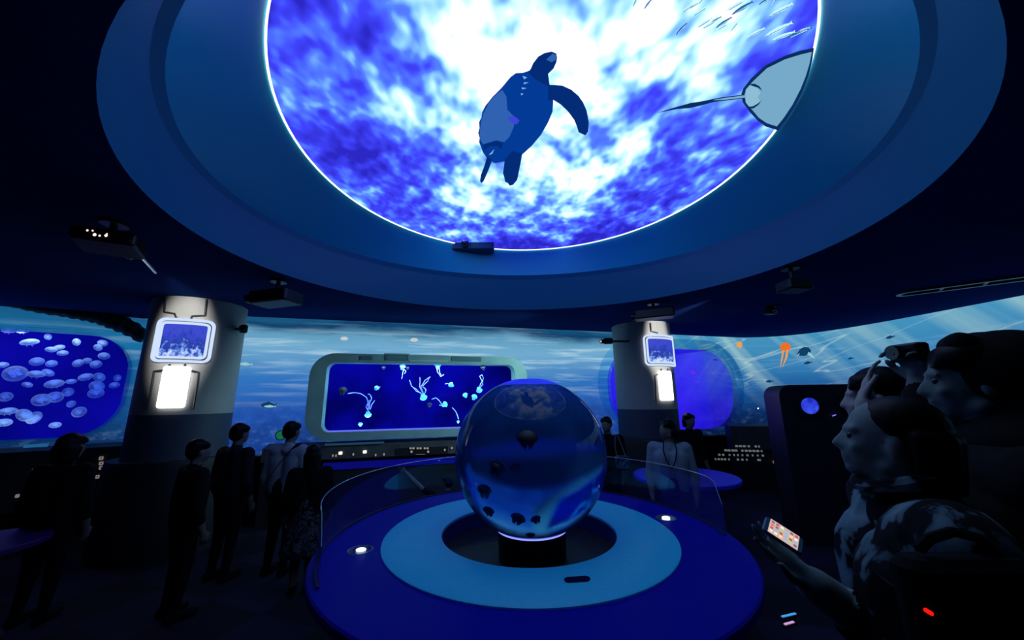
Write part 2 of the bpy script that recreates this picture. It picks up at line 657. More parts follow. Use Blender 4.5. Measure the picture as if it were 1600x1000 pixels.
MB().plate(spoly(zp([(655, 158), (676, 166), (674, 190), (650, 205), (620, 190)], *T8), 0.025), (0, 0, 0.002)).build('cheek', M_patch, turt)
MB().plate(spoly(zp([(268, 664), (340, 645), (378, 655), (372, 690), (345, 672), (300, 672), (272, 700)], *T8), 0.026), (0, 0, 0.002)).build('tail_fold', M_turt, turt)
for q in ([(488, 282), (512, 290), (496, 300)], [(495, 318), (520, 318), (494, 328)], [(482, 346), (508, 350), (486, 356)], [(478, 378), (492, 382), (480, 390)], [(300, 722), (330, 690), (318, 716)]):
    MB().plate(spoly(zp(q, *T8), 0.026), (0, 0, 0.002)).build('scute_glint', em('glint_blue', L(120, 180, 235), 1.0), turt)
MB().plate(spoly(zp([(402, 515), (440, 505), (470, 530), (455, 552), (430, 545)], *T8), 0.026), (0, 0, 0.002)).build('shell_spot', em('violet_spot', L(62, 70, 215), 1.0), turt)

T2 = (860, 0, 2.38)
M_ray_d = em('ray_outline_navy', L(12, 44, 96), 1.0)
M_ray = em('ray_belly_pale', L(118, 170, 200), 1.0)
rayo = MB().plate(spoly(zp([(710, 352), (718, 330), (745, 295), (800, 245), (870, 210), (930, 190), (980, 180), (974, 225), (960, 280), (940, 335), (910, 395), (878, 445), (848, 486), (800, 470), (770, 448), (740, 415), (715, 380)], *T2), 0.02), (0, 0, 0.004)).build('stingray_outline', M_ray_d, scr)
rayo['label'] = 'pale stingray entering from the right edge of the screen'
MB().plate(spoly(zp([(722, 352), (730, 330), (755, 302), (805, 255), (872, 222), (930, 204), (972, 194), (964, 235), (950, 282), (930, 332), (900, 390), (868, 438), (842, 470), (805, 458), (775, 438), (750, 408), (726, 378)], *T2), 0.023), (0, 0, 0.002)).build('belly', M_ray, rayo)
MB().plate(spoly(zp([(726, 352), (640, 362), (600, 370), (560, 378), (520, 384), (470, 398), (398, 420), (470, 406), (520, 402), (570, 390), (605, 380), (650, 374), (726, 366)], *T2), 0.022), (0, 0, 0.002)).build('tail', M_ray_d, rayo)
MB().plate(spoly(zp([(724, 355), (640, 366), (606, 373), (650, 371), (724, 363)], *T2), 0.025), (0, 0, 0.002)).build('tail_highlight', M_ray, rayo)
MB().plate(spoly(zp([(740, 314), (760, 312), (778, 322), (788, 338), (772, 326), (752, 320)], *T2), 0.025), (0, 0, 0.002)).build('fin_fold', M_ray_d, rayo)
MB().plate(spoly(zp([(730, 400), (752, 396), (770, 386), (784, 374), (774, 390), (754, 404)], *T2), 0.025), (0, 0, 0.002)).build('fin_fold', M_ray_d, rayo)
MB().plate(spoly(zp([(726, 335), (742, 318), (765, 325), (782, 345), (770, 362), (782, 378), (760, 394), (738, 396), (726, 380)], *T2), 0.0245), (0, 0, 0.001)).build('pelvic_fins', em('ray_fin_pale', L(140, 190, 214), 1.0), rayo)

M_fish1 = em('fish_silver', L(185, 228, 240), 1.2)
M_fish2 = em('fish_teal', L(40, 108, 170), 1.0)
fishes = [(316, 8, 62, 30), (364, 14, 52, 44), (512, 30, 32, 60), (556, 42, 32, 66), (487, 108, 48, 52), (572, 86, 32, 62), (590, 92, 30, 58), (645, 84, 34, 62), (684, 98, 52, 44), (690, 20, 30, 74), (714, 30, 32, 82), (764, 122, 28, 66), (858, 36, 28, 88), (836, 52, 24, 40), (850, 108, 26, 98), (868, 133, 20, 80), (925, 122, 24, 90), (560, 4, 50, 30), (640, 100, 30, 44), (800, 3, 30, 50), (832, 6, 54, 28), (535, 20, 34, 44), (616, 74, 30, 40), (940, 112, 20, 50)]
for k, (x, y, a, ln_) in enumerate(fishes):
    ca, sa = math.cos(math.radians(a)), -math.sin(math.radians(a))
    ln_ *= 1.15
    h = ln_ / 2
    prof = [(-h, 0.5), (-h * .55, ln_ * .055), (0, ln_ * .075), (h * .55, ln_ * .05), (h * .8, ln_ * .02), (h, ln_ * .06), (h * .94, 0), (h, -ln_ * .06), (h * .8, -ln_ * .02), (h * .55, -ln_ * .05), (0, -ln_ * .075), (-h * .55, -ln_ * .055), (-h, -0.5)]
    q = [(x + u * ca - w * sa, y + u * sa + w * ca) for u, w in prof]
    fo = MB().plate(spoly(zp(q, *T2), 0.022), (0, 0, 0.002)).build('slender_fish', M_fish2 if k % 3 == 1 or k < 2 else M_fish1, scr)
    q2 = [(x + u * ca - (w + ln_ * .03) * sa, y + u * sa + (w + ln_ * .03) * ca) for u, w in ((-h * .7, -.6), (h * .6, -.8), (h * .6, .8), (-h * .7, .8))]
    MB().plate(spoly(zp(q2, *T2), 0.025), (0, 0, 0.001)).build('back_stripe', M_fish2 if not (k % 3 == 1 or k < 2) else M_fish1, fo)


# ------------------------------------------------------------------ wall plane helper
class Wall:
    def __init__(self, p, q):
        self.p, self.q = Vector(p), Vector(q)
        self.d = (self.q - self.p).normalized()
        self.n = Vector((self.d.y, -self.d.x))           # towards the room
        if self.n.dot(Vector((0, 3)) - self.p) < 0:
            self.n = -self.n

    def hit(self, px, py, off=0.0):
        d = ray(px, py)
        p = self.p + self.n * off
        den = d.x * self.n.x + d.y * self.n.y
        t = ((p.x - CAM.x) * self.n.x + (p.y - CAM.y) * self.n.y) / den
        return CAM + d * t

    def uv(self, P):
        return ((P.x - self.p.x) * self.d.x + (P.y - self.p.y) * self.d.y, P.z)

    def pt(self, u, z, off=0.0):
        return Vector((self.p.x + self.d.x * u + self.n.x * off, self.p.y + self.d.y * u + self.n.y * off, z))

    def n3(self, k=1.0):
        return Vector((self.n.x * k, self.n.y * k, 0))

    def rot(self):
        return Matrix(((self.d.x, -self.n.x, 0), (self.d.y, -self.n.y, 0), (0, 0, 1)))


WL, WB = Wall(A_, B_), Wall(C_, E_)


def rrect(u0, u1, z0, z1, r, n=8):
    o = []
    for cx, cz, a0 in ((u1 - r, z1 - r, 0), (u0 + r, z1 - r, 90), (u0 + r, z0 + r, 180), (u1 - r, z0 + r, 270)):
        for k in range(n + 1):
            a = math.radians(a0 + 90 * k / n)
            o.append((cx + r * math.cos(a), cz + r * math.sin(a)))
    return o


def backlight(name, c1, c2, s=1.0, scale=0.8):
    b = NB(name)
    tc = b.n('TexCoord').outputs['Object']
    n = b.noise(tc, scale, 3, 0.5)
    return b.finish(b.emission(b.ramp(n, [(0.35, c1), (0.65, c2)]), s))


def tank(name, label, wall, u0, u1, z0, z1, r, depth, fw, mback, mframe, loc_z, fdepth=None):
    root = thing(name, label, 'aquarium', wall.pt((u0 + u1) / 2, z0))
    inner = rrect(u0, u1, z0, z1, r)
    outer = rrect(u0 - fw[0], u1 + fw[0], z0 - fw[1], z1 + fw[2], r + fw[0])
    fd = fdepth or depth
    MB().plate([wall.pt(u, z, 0.01) for u, z in inner], wall.n3(0.012)).build('backlit_panel', mback, root)
    fr = MB().ringplate([wall.pt(u, z, 0.0) for u, z in outer], [wall.pt(u, z, 0.0) for u, z in inner], wall.n3(fd)).build('frame', mframe, root)
    MB().plate([wall.pt(u, z, depth - 0.03) for u, z in inner], wall.n3(0.012)).build('glass_pane', M_clear, root)
    return root, fr


# left aquarium with moon jellies
pL = [WL.uv(WL.hit(x, y, 0.30)) for x, y in ((0, 511), (0, 690), (196, 595))]
LT_u1 = pL[2][0]
LT_z1, LT_z0 = pL[0][1], pL[1][1]
M_tank_l = backlight('deep_blue_backlight', L(3, 4, 120), L(14, 10, 176), 1.0, 0.7)
M_frame_l = clear_mat('teal_rim_acrylic', (0.75, 0.92, 0.97, 1))
tank_l, _ = tank('jellyfish_tank', 'long rounded blue aquarium full of moon jellies in left wall', WL, LT_u1 - 3.4, LT_u1, LT_z0, LT_z1, 0.52, 0.30, (0.03, 0.03, 0.03), M_tank_l, M_frame_l, 0)

# back aquarium
pts = [WB.uv(WB.hit(x, y, 0.25)) for x, y in ((507, 566), (505, 676), (804, 571), (487, 551), (815, 558), (489, 690))]
BT_u0, BT_u1 = (pts[0][0] + pts[1][0]) / 2, pts[2][0]
BT_z1, BT_z0 = pts[0][1], pts[1][1]
M_tank_b = backlight('royal_blue_backlight', L(2, 2, 96), L(8, 8, 190), 1.0, 0.9)
M_frame_b = pm('grey_green_frame', (0.30, 0.50, 0.52), 0.55, noise=0.15, nscale=3)
fwu = BT_u0 - pts[3][0]
tank_b, fr_b = tank('jellyfish_tank', 'rectangular blue aquarium in thick grey-green frame on back wall', WB, BT_u0, BT_u1, BT_z0, BT_z1, 0.12, 0.25, (fwu, BT_z0 - pts[5][1], pts[3][1] - BT_z1), M_tank_b, M_frame_b, 0)
M_frame_dk = pm('frame_dark_plate', (0.10, 0.22, 0.26), 0.5)
M_frame_lt = pm('frame_pale_strip', (0.6, 0.75, 0.75), 0.4)
M_led_v = em('violet_led', L(110, 120, 255), 1.0)
for (xa, ya, xb, yb, mt, nm) in ((563, 556, 582, 562, M_frame_dk, 'vent_plate'), (602, 554, 638, 563, M_frame_dk, 'vent_plate'), (706, 558, 752, 564, M_frame_dk, 'vent_plate'), (640, 563.4, 700, 564.6, M_frame_lt, 'pale_strip'), (600, 552.6, 640, 553.8, M_frame_lt, 'pale_strip')):
    a = WB.hit(xa, yb, 0.26); c = WB.hit(xb, ya, 0.26)
    ua, za = WB.uv(a); uc, zc = WB.uv(c)
    MB().plate([WB.pt(u, z, 0.25) for u, z in rrect(ua, uc, za, zc, 0.008, 3)], WB.n3(0.012)).build(nm, mt, tank_b)
for k in range(4):
    a = WB.uv(WB.hit(606, 556 + 1.8 * k, 0.26)); c = WB.uv(WB.hit(634, 557 + 1.8 * k, 0.26))
    MB().plate([WB.pt(u, z, 0.262) for u, z in ((a[0], c[1]), (c[0], c[1]), (c[0], a[1]), (a[0], a[1]))], WB.n3(0.004)).build('louvre', M_frame_b, tank_b)
mb = MB()
mb.tube([WB.pt(BT_u0 + 0.08, BT_z0 + 0.012, 0.20), WB.pt(BT_u1 - 0.08, BT_z0 + 0.012, 0.20)], 0.010)
mb.build('bottom_strip_light', M_led_v, tank_b)

# violet aquarium behind the right pillar
pts = [WB.uv(WB.hit(x, y, 0.15)) for x, y in ((948, 600), (1152, 600), (1075, 545), (1075, 672), (1164, 600), (1075, 530))]
M_tank_v = backlight('violet_backlight', L(38, 24, 226), L(64, 40, 252), 1.0, 0.9)
M_frame_v = clear_mat('blue_rim_acrylic', (0.62, 0.86, 0.97, 1))
tank_v, _ = tank('round_end_tank', 'plain glowing violet aquarium with round ends behind right pillar', WB, pts[0][0] + 0.1, pts[1][0], pts[3][1], pts[2][1], (pts[2][1] - pts[3][1]) * 0.44, 0.15, (pts[4][0] - pts[1][0], 0.05, pts[5][1] - pts[2][1]), M_tank_v, M_frame_v, 0, 0.12)


# tank lamps (inside the tanks, shining on the animals)
def strip_lamp(name, P, Q, energy, col, size=0.06, down=Vector((0, 0, -1))):
    ld = bpy.data.lights.new(name, 'AREA')
    ld.shape = 'RECTANGLE'
    ld.size = (Vector(Q) - Vector(P)).length
    ld.size_y = size
    ld.energy = energy
    ld.color = col
    o = bpy.data.objects.new(name, ld)
    x = (Vector(Q) - Vector(P)).normalized()
    z = -down.normalized()
    y = z.cross(x)
    o.matrix_world = Matrix(((x.x, y.x, z.x, (P.x + Q.x) / 2), (x.y, y.y, z.y, (P.y + Q.y) / 2), (x.z, y.z, z.z, (P.z + Q.z) / 2), (0, 0, 0, 1)))
    COL.objects.link(o)
    return o


strip_lamp('tank_lamp', WL.pt(LT_u1 - 3.0, LT_z1 - 0.04, 0.20), WL.pt(LT_u1 - 0.3, LT_z1 - 0.04, 0.20), 5, (0.75, 0.82, 1.0), 0.05, Vector((0, 0, -1)) + WL.n3(-0.25))
strip_lamp('tank_lamp', WL.pt(LT_u1 - 3.0, LT_z0 + 0.04, 0.20), WL.pt(LT_u1 - 0.3, LT_z0 + 0.04, 0.20), 3.5, (0.75, 0.82, 1.0), 0.05, Vector((0, 0, 1)) + WL.n3(-0.25))
strip_lamp('tank_lamp', WB.pt(BT_u0 + 0.2, BT_z1 - 0.03, 0.19), WB.pt(BT_u1 - 0.2, BT_z1 - 0.03, 0.19), 14, (0.45, 0.85, 1.0), 0.05, Vector((0, 0, -1)) + WB.n3(-0.2))
strip_lamp('tank_lamp', WB.pt(BT_u0 + 0.2, BT_z0 + 0.03, 0.19), WB.pt(BT_u1 - 0.2, BT_z0 + 0.03, 0.19), 8, (0.45, 0.85, 1.0), 0.05, Vector((0, 0, 1)) + WB.n3(-0.2))


def jelly_mat(name, col, alpha):
    b = NB(name)
    d = b.n('BsdfDiffuse'); d.inputs[0].default_value = col
    t = b.n('BsdfTranslucent'); t.inputs[0].default_value = col
    a1 = b.n('AddShader')
    b.lk(d.outputs[0], a1.inputs[0]); b.lk(t.outputs[0], a1.inputs[1])
    tr = b.n('BsdfTransparent')
    tc = b.n('TexCoord').outputs['Object']
    nz = b.noise(tc, 14, 3, 0.6)
    lw = b.n('LayerWeight'); lw.inputs[0].default_value = 0.35
    fac = b.math('ADD', b.math('MULTIPLY', lw.outputs['Facing'], 0.5), b.math('ADD', b.math('MULTIPLY', nz, 0.5), alpha - 0.35), True)
    mx = b.n('MixShader')
    b.lk(fac, mx.inputs[0]); b.lk(tr.outputs[0], mx.inputs[1]); b.lk(a1.outputs[0], mx.inputs[2])
    return b.finish(mx.outputs[0])


M_moon = jelly_mat('moon_jelly_flesh', (0.45, 0.62, 0.75, 1), 0.32)
M_moon2 = jelly_mat('moon_jelly_gonad', (0.65, 0.75, 0.85, 1), 0.75)
M_net = jelly_mat('nettle_flesh', (0.45, 0.85, 0.85, 1), 0.85)
M_net_t = jelly_mat('nettle_tentacle', (0.7, 0.75, 0.95, 1), 0.95)
M_net_d = pm('dim_jelly_flesh', (0.02, 0.03, 0.06), 0.6)
M_jbrown = pm('dark_jelly_flesh', (0.012, 0.010, 0.016), 0.6)


def bell_prof(h=0.6, k=10):
    out = [(0.001, h)]
    for i in range(1, k + 1):
        a = math.pi / 2 * i / k
        out.append((math.sin(a), h * math.cos(a)))
    out += [(0.97, -0.06), (0.86, -0.02)]
    for i in range(k - 1, -1, -1):
        a = math.pi / 2 * i / k
        out.append((max(0.001, 0.84 * math.sin(a)), h * 0.70 * math.cos(a)))
    return out


def moon_proto():
    r = thing('moon_jellyfish', 'x', 'jellyfish', (0, 0, 0))
    MB().lathe(bell_prof(0.55), n=20).build('bell', M_moon, r, True)
    for k in range(4):
        a = math.pi / 2 * k + .4
        c = Vector((0.34 * math.cos(a), 0.34 * math.sin(a), 0.30))
        pts = [c + Vector((0.17 * math.cos(t), 0.17 * math.sin(t), 0)) for t in [2 * math.pi * i / 8 for i in range(9)]]
        MB().tube(pts, 0.05, 5).build('gonad_ring', M_moon2, r, True)
        arm = [Vector((0.10 * math.cos(a), 0.10 * math.sin(a), 0.28)), Vector((0.22 * math.cos(a), 0.22 * math.sin(a), -0.05)), Vector((0.35 * math.cos(a + .3), 0.35 * math.sin(a + .3), -0.4)), Vector((0.40 * math.cos(a + .5), 0.40 * math.sin(a + .5), -0.75))]
        MB().tube(arm, [0.07, 0.09, 0.07, 0.02], 6).build('oral_arm', M_moon, r, True)
    return r


def copy_tree(o, parent=None):
    c = o.copy()
    COL.objects.link(c)
    c.parent = parent
    for ch in o.children:
        copy_tree(ch, c)
    return c


moon = [(50, 310, 46, 10), (140, 312, 44, 0), (185, 380, 66, -8), (300, 345, 34, 80), (478, 378, 38, 85), (320, 425, 42, 15), (370, 412, 42, -10), (392, 447, 40, 5), (612, 412, 36, 60), (642, 384, 40, 40), (650, 465, 44, 20), (230, 500, 52, 5), (322, 513, 42, 10), (488, 510, 44, -30), (545, 495, 34, 10), (600, 517, 44, 0), (95, 575, 84, 35), (225, 580, 66, 10), (300, 570, 50, 40), (170, 645, 40, 30), (340, 640, 70, -5), (445, 625, 40, 0), (535, 597, 56, -15), (620, 598, 50, 60), (733, 602, 34, 90), (715, 648, 40, 0), (605, 655, 60, 50), (425, 690, 44, 100), (600, 697, 60, 10), (260, 740, 70, 20), (345, 722, 60, 30), (445, 765, 36, -35), (495, 815, 56, -30), (35, 720, 50, 30), (50, 812, 66, 0), (150, 835, 70, 60), (212, 850, 66, 110), (345, 897, 44, 5), (25, 882, 56, 10), (12, 522, 46, 0)]
mproto = moon_proto()
rows_ = {}
for k, q in enumerate(moon):
    rows_.setdefault(min(4, int((q[1] - 300) / 122)), []).append(k)
ORD = ['leftmost', 'second from left', 'third from left', 'fourth from left', 'fifth from left', 'sixth from left', 'seventh from left', 'eighth from left', 'ninth from left', 'tenth from left', 'eleventh from left', 'twelfth from left', 'thirteenth from left']
MLAB = {}
for rw, ks in rows_.items():
    for i, k in enumerate(sorted(ks, key=lambda k: moon[k][0])):
        MLAB[k] = 'pale moon jelly, %s in the %s row of the left tank' % (ORD[i], ['topmost', 'second', 'middle', 'fourth', 'lowest'][rw])
descr = {4: 'small upright moon jelly near top of left tank', 2: 'broad flat moon jelly near top of left tank', 10: 'round four-ringed moon jelly at upper right of left tank', 16: 'largest slanted moon jelly at left side of left tank', 24: 'bright round moon jelly nearest the right end of left tank', 27: 'bright tilted moon jelly in middle of left tank', 35: 'big curled moon jelly low in left tank', 29: 'wide trailing moon jelly low in left tank'}
for k, (x, y, s, a) in enumerate(moon):
    o = mproto if k == 0 else copy_tree(mproto)
    offs = 0.13 + 0.06 * ((k * 7) % 3 - 1)
    P = WL.hit(x / 4.0, 440 + y / 4.0, offs)
    dist = (P - CAM).dot(E_F)
    rad = min(s * 0.52 / 4.0 / F_PX * dist, 0.15) * 1.15
    R3 = WL.rot() @ Matrix.Rotation(math.radians(a), 3, 'Y') @ Matrix.Rotation(math.radians(25 + (k * 53) % 50), 3, 'X')
    M4 = R3.to_4x4() @ Matrix.Diagonal((rad, rad, rad * 0.85, 1))
    M4.translation = P
    o.matrix_world = M4
    tag(o, descr.get(k, MLAB[k]), 'jellyfish', 'moon jellies in the left tank')


def nettle(px, py, size, tilt, tents, label, dim=False, tilt2=0.0, group='jellies in the back tank'):
    """px in the 4.706x crop with origin (490,540); tents: list of polylines in the same pixels"""
    X = lambda p: (490 + p[0] / 4.706, 540 + p[1] / 4.706)
    off = 0.10
    P = WB.hit(*X((px, py)), off)
    dist = (P - CAM).dot(E_F)
    rad = size / 2 / 4.706 / F_PX * dist
    r = thing('dim_jellyfish' if dim else 'spotted_jellyfish', label, 'jellyfish', P, group)
    R3 = WB.rot() @ Matrix.Rotation(math.radians(tilt), 3, 'Y') @ Matrix.Rotation(math.radians(20 + tilt2), 3, 'X')
    mb = MB().lathe([(q[0] * rad, q[1] * rad) for q in bell_prof(0.85, 7)], n=16, rot=R3, c=P)
    mb.build('bell', M_net_d if dim else M_net, r, True)
    mb = MB()
    for q in range(5):
        a = 2 * math.pi * q / 5
        arm = [P + R3 @ (Vector((0.3 * math.cos(a), 0.3 * math.sin(a), 0.3)) * rad), P + R3 @ (Vector((0.45 * math.cos(a + .2), 0.45 * math.sin(a + .2), -0.5)) * rad), P + R3 @ (Vector((0.35 * math.cos(a + .6), 0.35 * math.sin(a + .6), -1.1)) * rad)]
        mb.tube(arm, [0.22 * rad, 0.25 * rad, 0.06 * rad], 6)
    mb.build('oral_arms', M_net_d if dim else M_net, r, True)
    for t in tents:
        q = [Vector((*X(p), 0)) for p in t]
        q2 = []
        for a, c in zip(q[:-1], q[1:]):
            for i in range(4):
                q2.append(a.lerp(c, i / 4))
        q2.append(q[-1])
        pl = [WB.hit(p.x + 0.25 * math.sin(i * 1.3), p.y, off + 0.015 * math.sin(i * .7)) for i, p in enumerate(q2)]
        MB().tube(pl, 0.0065, 5).build('tentacle', M_net_t, r, True)
    return r


nettle(655, 155, 44, 10, [[(660, 175), (655, 205), (648, 245)], [(665, 175), (680, 190), (668, 205)]], 'bright jelly hanging at top, left of centre in back tank')
nettle(913, 146, 48, 0, [[(905, 165), (912, 195), (935, 228), (958, 212)], [(922, 165), (928, 200), (940, 220)]], 'bright jelly with hooked arms at top centre of back tank')
nettle(400, 508, 50, 172, [[(400, 480), (402, 430), (390, 380), (345, 352), (300, 345), (250, 353)], [(410, 470), (412, 420), (428, 385), (412, 358), (398, 356)], [(415, 470), (430, 430), (450, 402)], [(398, 475), (385, 450), (410, 400)]], 'upturned jelly trailing one long arm to the left in back tank')
nettle(808, 380, 54, 160, [[(800, 350), (780, 300), (782, 232)], [(805, 350), (790, 300), (820, 255), (856, 230), (838, 262), (800, 300)], [(790, 350), (755, 335), (720, 295), (705, 255)], [(815, 355), (828, 325), (805, 305)], [(795, 360), (770, 335), (742, 310)]], 'largest jelly with spread upright arms in middle of back tank')
nettle(464, 312, 36, 30, [[(478, 312), (490, 302)]], 'small bright jelly alone left of centre in back tank')
nettle(345, 578, 30, 0, [[(330, 582), (338, 568)]], 'tiny bright jelly low at left of back tank')
nettle(1010, 288, 40, -60, [[(1000, 285), (985, 278), (968, 282)]], 'faint ragged jelly right of centre in back tank')
nettle(965, 432, 44, 60, [[(945, 435), (925, 405), (900, 384), (868, 395)], [(950, 440), (925, 438)]], 'jelly with an arched arm below centre right of back tank')
nettle(1115, 364, 38, -30, [], 'small oval jelly left of the sphere edge in back tank')
nettle(1218, 328, 46, 165, [[(1222, 310), (1245, 285), (1240, 275)], [(1215, 310), (1232, 275), (1250, 240), (1238, 215), (1220, 225), (1245, 268)]], 'jelly with looping raised arm at right of back tank')
nettle(1182, 378, 44, 20, [], 'jelly half hidden behind the sphere top in back tank')
nettle(1245, 160, 42, -20, [], 'dim blue jelly in top right corner of back tank', True)
nettle(215, 330, 62, 10, [], 'large dim jelly in left shade of back tank', True)
nettle(853, 434, 36, 0, [], 'dark round jelly just below middle of back tank', True)
nettle(515, 162, 30, 0, [], 'dark small jelly near top left of back tank', True)
nettle(692, 165, 26, 0, [], 'dark small jelly beside the bright one at top of back tank', True)
nettle(1063, 560, 22, 0, [[(1065, 540), (1050, 490), (1020, 455)]], 'tiny jelly with thin thread at lower right of back tank')


# ------------------------------------------------------------------ pictures on the murals (flat, part of the walls)
def hit_right(px, py, off=0.02):
    d = ray(px, py)
    best = None
    for p, q in zip(RIGHT[:-1], RIGHT[1:]):
        e = q - p
        den = d.x * e.y - d.y * e.x
        if abs(den) < 1e-9:
            continue
        t = (p.x * e.y - p.y * e.x) / den
        u = (p.x * d.y - p.y * d.x) / den
        if t > 0 and -1e-6 <= u <= 1.000001 and (best is None or t < best):
            best = t
    if best is None:
        return WB.hit(px, py, off), WB.n3(1.0)
    P = CAM + d * best
    c = Vector((0, 3, P.z)) - P
    return P + c.normalized() * off, c.normalized()


def decal_r(name, pix, mat, off=0.02):
    pr = [hit_right(x, y, off) for x, y in pix]
    return MB().plate([p[0] for p in pr], pr[0][1] * 0.004).build(name, mat, wall_right)


def decal_b(name, pix, mat, off=0.006):
    return MB().plate([WB.hit(x, y, off) for x, y in pix], WB.n3(0.004)).build(name, mat, wall_back)


def fishpix(x, y, ln_, a, fat=0.28):
    ca, sa = math.cos(math.radians(a)), -math.sin(math.radians(a))
    h = ln_ / 2
    w = ln_ * fat / 2
    prof = [(-h, 0), (-h * .7, w * .7), (-h * .1, w), (h * .5, w * .5), (h * .72, w * .2), (h, w * .9), (h * .88, 0), (h, -w * .9), (h * .72, -w * .2), (h * .5, -w * .5), (0, -w * 1.3), (-h * .3, -w), (-h * .7, -w * .7)]
    return [(x + u * ca - v * sa, y + u * sa + v * ca) for u, v in prof]


M_or = em('mural_orange', L(238, 112, 30), 1.0)
M_or2 = em('mural_peach', L(226, 160, 92), 1.0)
M_mfd = em('mural_fish_dark', L(14, 62, 100), 1.0)
M_mfp = em('mural_fish_pale', L(150, 196, 198), 1.0)
j = decal_r('mural_jellyfish', [(1219, 547), (1220, 540), (1224, 536), (1229, 535), (1234, 538), (1236, 544), (1235, 548), (1231, 546), (1228, 549), (1224, 547)], M_or)
j['label'] = 'orange jellyfish pictured on the right wall'
for q in ([(1223, 547), (1226, 547), (1224, 558), (1219, 577), (1221, 560)], [(1229, 547), (1232, 547), (1231, 558), (1226, 568), (1222, 576), (1227, 560)]):
    o = decal_r('mural_jelly_arm', q, M_or2, 0.018)
    o.parent = j
j = decal_r('mural_jellyfish', [(1151, 541), (1152, 535), (1156, 533), (1160, 536), (1160, 541), (1157, 545)], M_or2, 0.02)
j = decal_r('mural_jellyfish', [(1474, 547), (1478, 540), (1486, 536), (1496, 537), (1501, 541), (1492, 549), (1484, 551)], M_or, 0.02)
t = decal_r('mural_turtle', [(1246, 553), (1250, 546), (1257, 542), (1264, 543), (1268, 548), (1266, 553), (1258, 556), (1250, 556)], M_mfd)
o = decal_r('mural_flipper', [(1264, 550), (1269, 553), (1275, 561), (1268, 558), (1262, 554)], M_mfp, 0.025); o.parent = t
o = decal_r('mural_flipper', [(1250, 553), (1246, 558), (1249, 552)], M_mfp, 0.025); o.parent = t
for x, y, l, a in ((1263, 567, 14, 10), (1392, 527, 15, 12), (1203, 596, 13, 0), (1330, 560, 10, 10)):
    decal_r('mural_fish', fishpix(x, y, l, a, 0.3), M_mfd)
decal_r('mural_fish', fishpix(1207, 667, 30, 175, 0.3), M_mfp)
for x, y, r in ((1185, 638, 1.2), (1225, 629, 1.4)):
    decal_r('mural_bubble', [(x + r * math.cos(k), y + r * math.sin(k)) for k in [2 * math.pi * i / 8 for i in range(8)]], M_white_line)
f1 = decal_b('mural_fish', fishpix(420, 633, 26, 0, 0.34), M_mfd)
o = decal_b('mural_fish_belly', fishpix(422, 635, 20, 0, 0.18), M_mfp, 0.012); o.parent = f1
decal_b('mural_fish', fishpix(384, 569, 22, -2, 0.22), M_mfp)
for x, y in ((538, 529), (647, 531)):
    decal_b('mural_sun_spot', [(x + 6 * math.cos(k), y + 3 * math.sin(k)) for k in [2 * math.pi * i / 16 for i in range(16)]], em('mural_sun_glow', L(196, 204, 206), 1.0))


# ------------------------------------------------------------------ wall consoles
M_con = pm('console_panel', (0.06, 0.062, 0.07), 0.5, noise=0.3, nscale=8)
M_con_d = pm('console_plate', (0.02, 0.02, 0.024), 0.4)
M_btn = em('lit_button', L(150, 140, 130), 1.0)
M_btn_w = em('bright_button', L(250, 240, 220), 1.6)
M_kick = em('blue_lit_kick', L(8, 10, 110), 1.0)


def console(wall, u0, u1, z0, z1, label):
    r = thing('control_console', label, 'console', wall.pt((u0 + u1) / 2, 0, 0.1))
    w = wall
    D = 0.30
    prof = [(0.02, z0), (D, z0 + 0.02), (D - 0.02, z1), (0.02, z1 + 0.04)]
    n = len(prof)
    vs = [w.pt(u0, z, o) for o, z in prof] + [w.pt(u1, z, o) for o, z in prof]
    fs = [(0, 1, 2, 3), (7, 6, 5, 4)] + [(i, i + 4, (i + 1) % 4 + 4, (i + 1) % 4) for i in range(4)]
    MB().add(vs, fs).build('housing', M_con, r)
    MB().add([w.pt(u, z, o) for u in (u0, u1) for o, z in ((0.02, 0.0), (D - 0.08, 0.0), (D - 0.08, z0), (0.02, z0))], [(0, 1, 2, 3), (7, 6, 5, 4)] + [(i, i + 4, (i + 1) % 4 + 4, (i + 1) % 4) for i in range(4)]).build('plinth', M_soot, r)
    return r, D


cz = [WB.uv(WB.hit(x, y, 0.30))[1] for x, y in ((600, 694), (600, 716))]
con_b, D = console(WB, 1.15, 6.35, cz[1], cz[0], 'low grey control console with tiny lit instruments under back tank')


def con_patch(root, wall, name, x0, y0, x1, y1, mat, off=0.302, th=0.008):
    a = wall.uv(wall.hit(x0, y1, off)); c = wall.uv(wall.hit(x1, y0, off))
    return MB().plate([wall.pt(u, z, off - 0.004) for u, z in rrect(a[0], c[0], a[1], c[1], 0.006, 2)], wall.n3(th)).build(name, mat, root)


con_patch(con_b, WB, 'instrument_plate', 618, 697, 700, 713, M_con_d)
for k, x in enumerate((640, 651, 662)):
    for d in (0, 4.5):
        con_patch(con_b, WB, 'button', x + d, 699, x + d + 3.3, 702, M_btn, 0.312)
for x in (643, 669):
    con_patch(con_b, WB, 'button', x - 1.6, 704, x + 1.6, 707.5, M_btn, 0.312)
con_patch(con_b, WB, 'button', 650, 709.5, 664, 710.5, M_btn, 0.312)
con_patch(con_b, WB, 'panel_edge_strip', 508, 692.8, 600, 693.4, em('console_edge', L(30, 62, 84), 1.0), 0.306)
for x, y in ((532, 708), (570, 706)):
    con_patch(con_b, WB, 'lamp', x - 3, y - 2.4, x + 3, y + 2.4, M_btn_w, 0.306)
for x, y in ((520, 712), (525, 712), (552, 710), (600, 710), (695, 703), (706, 700), (587, 711)):
    con_patch(con_b, WB, 'button', x - 1.2, y - 1.8, x + 1.2, y + 1.8, M_btn, 0.306)
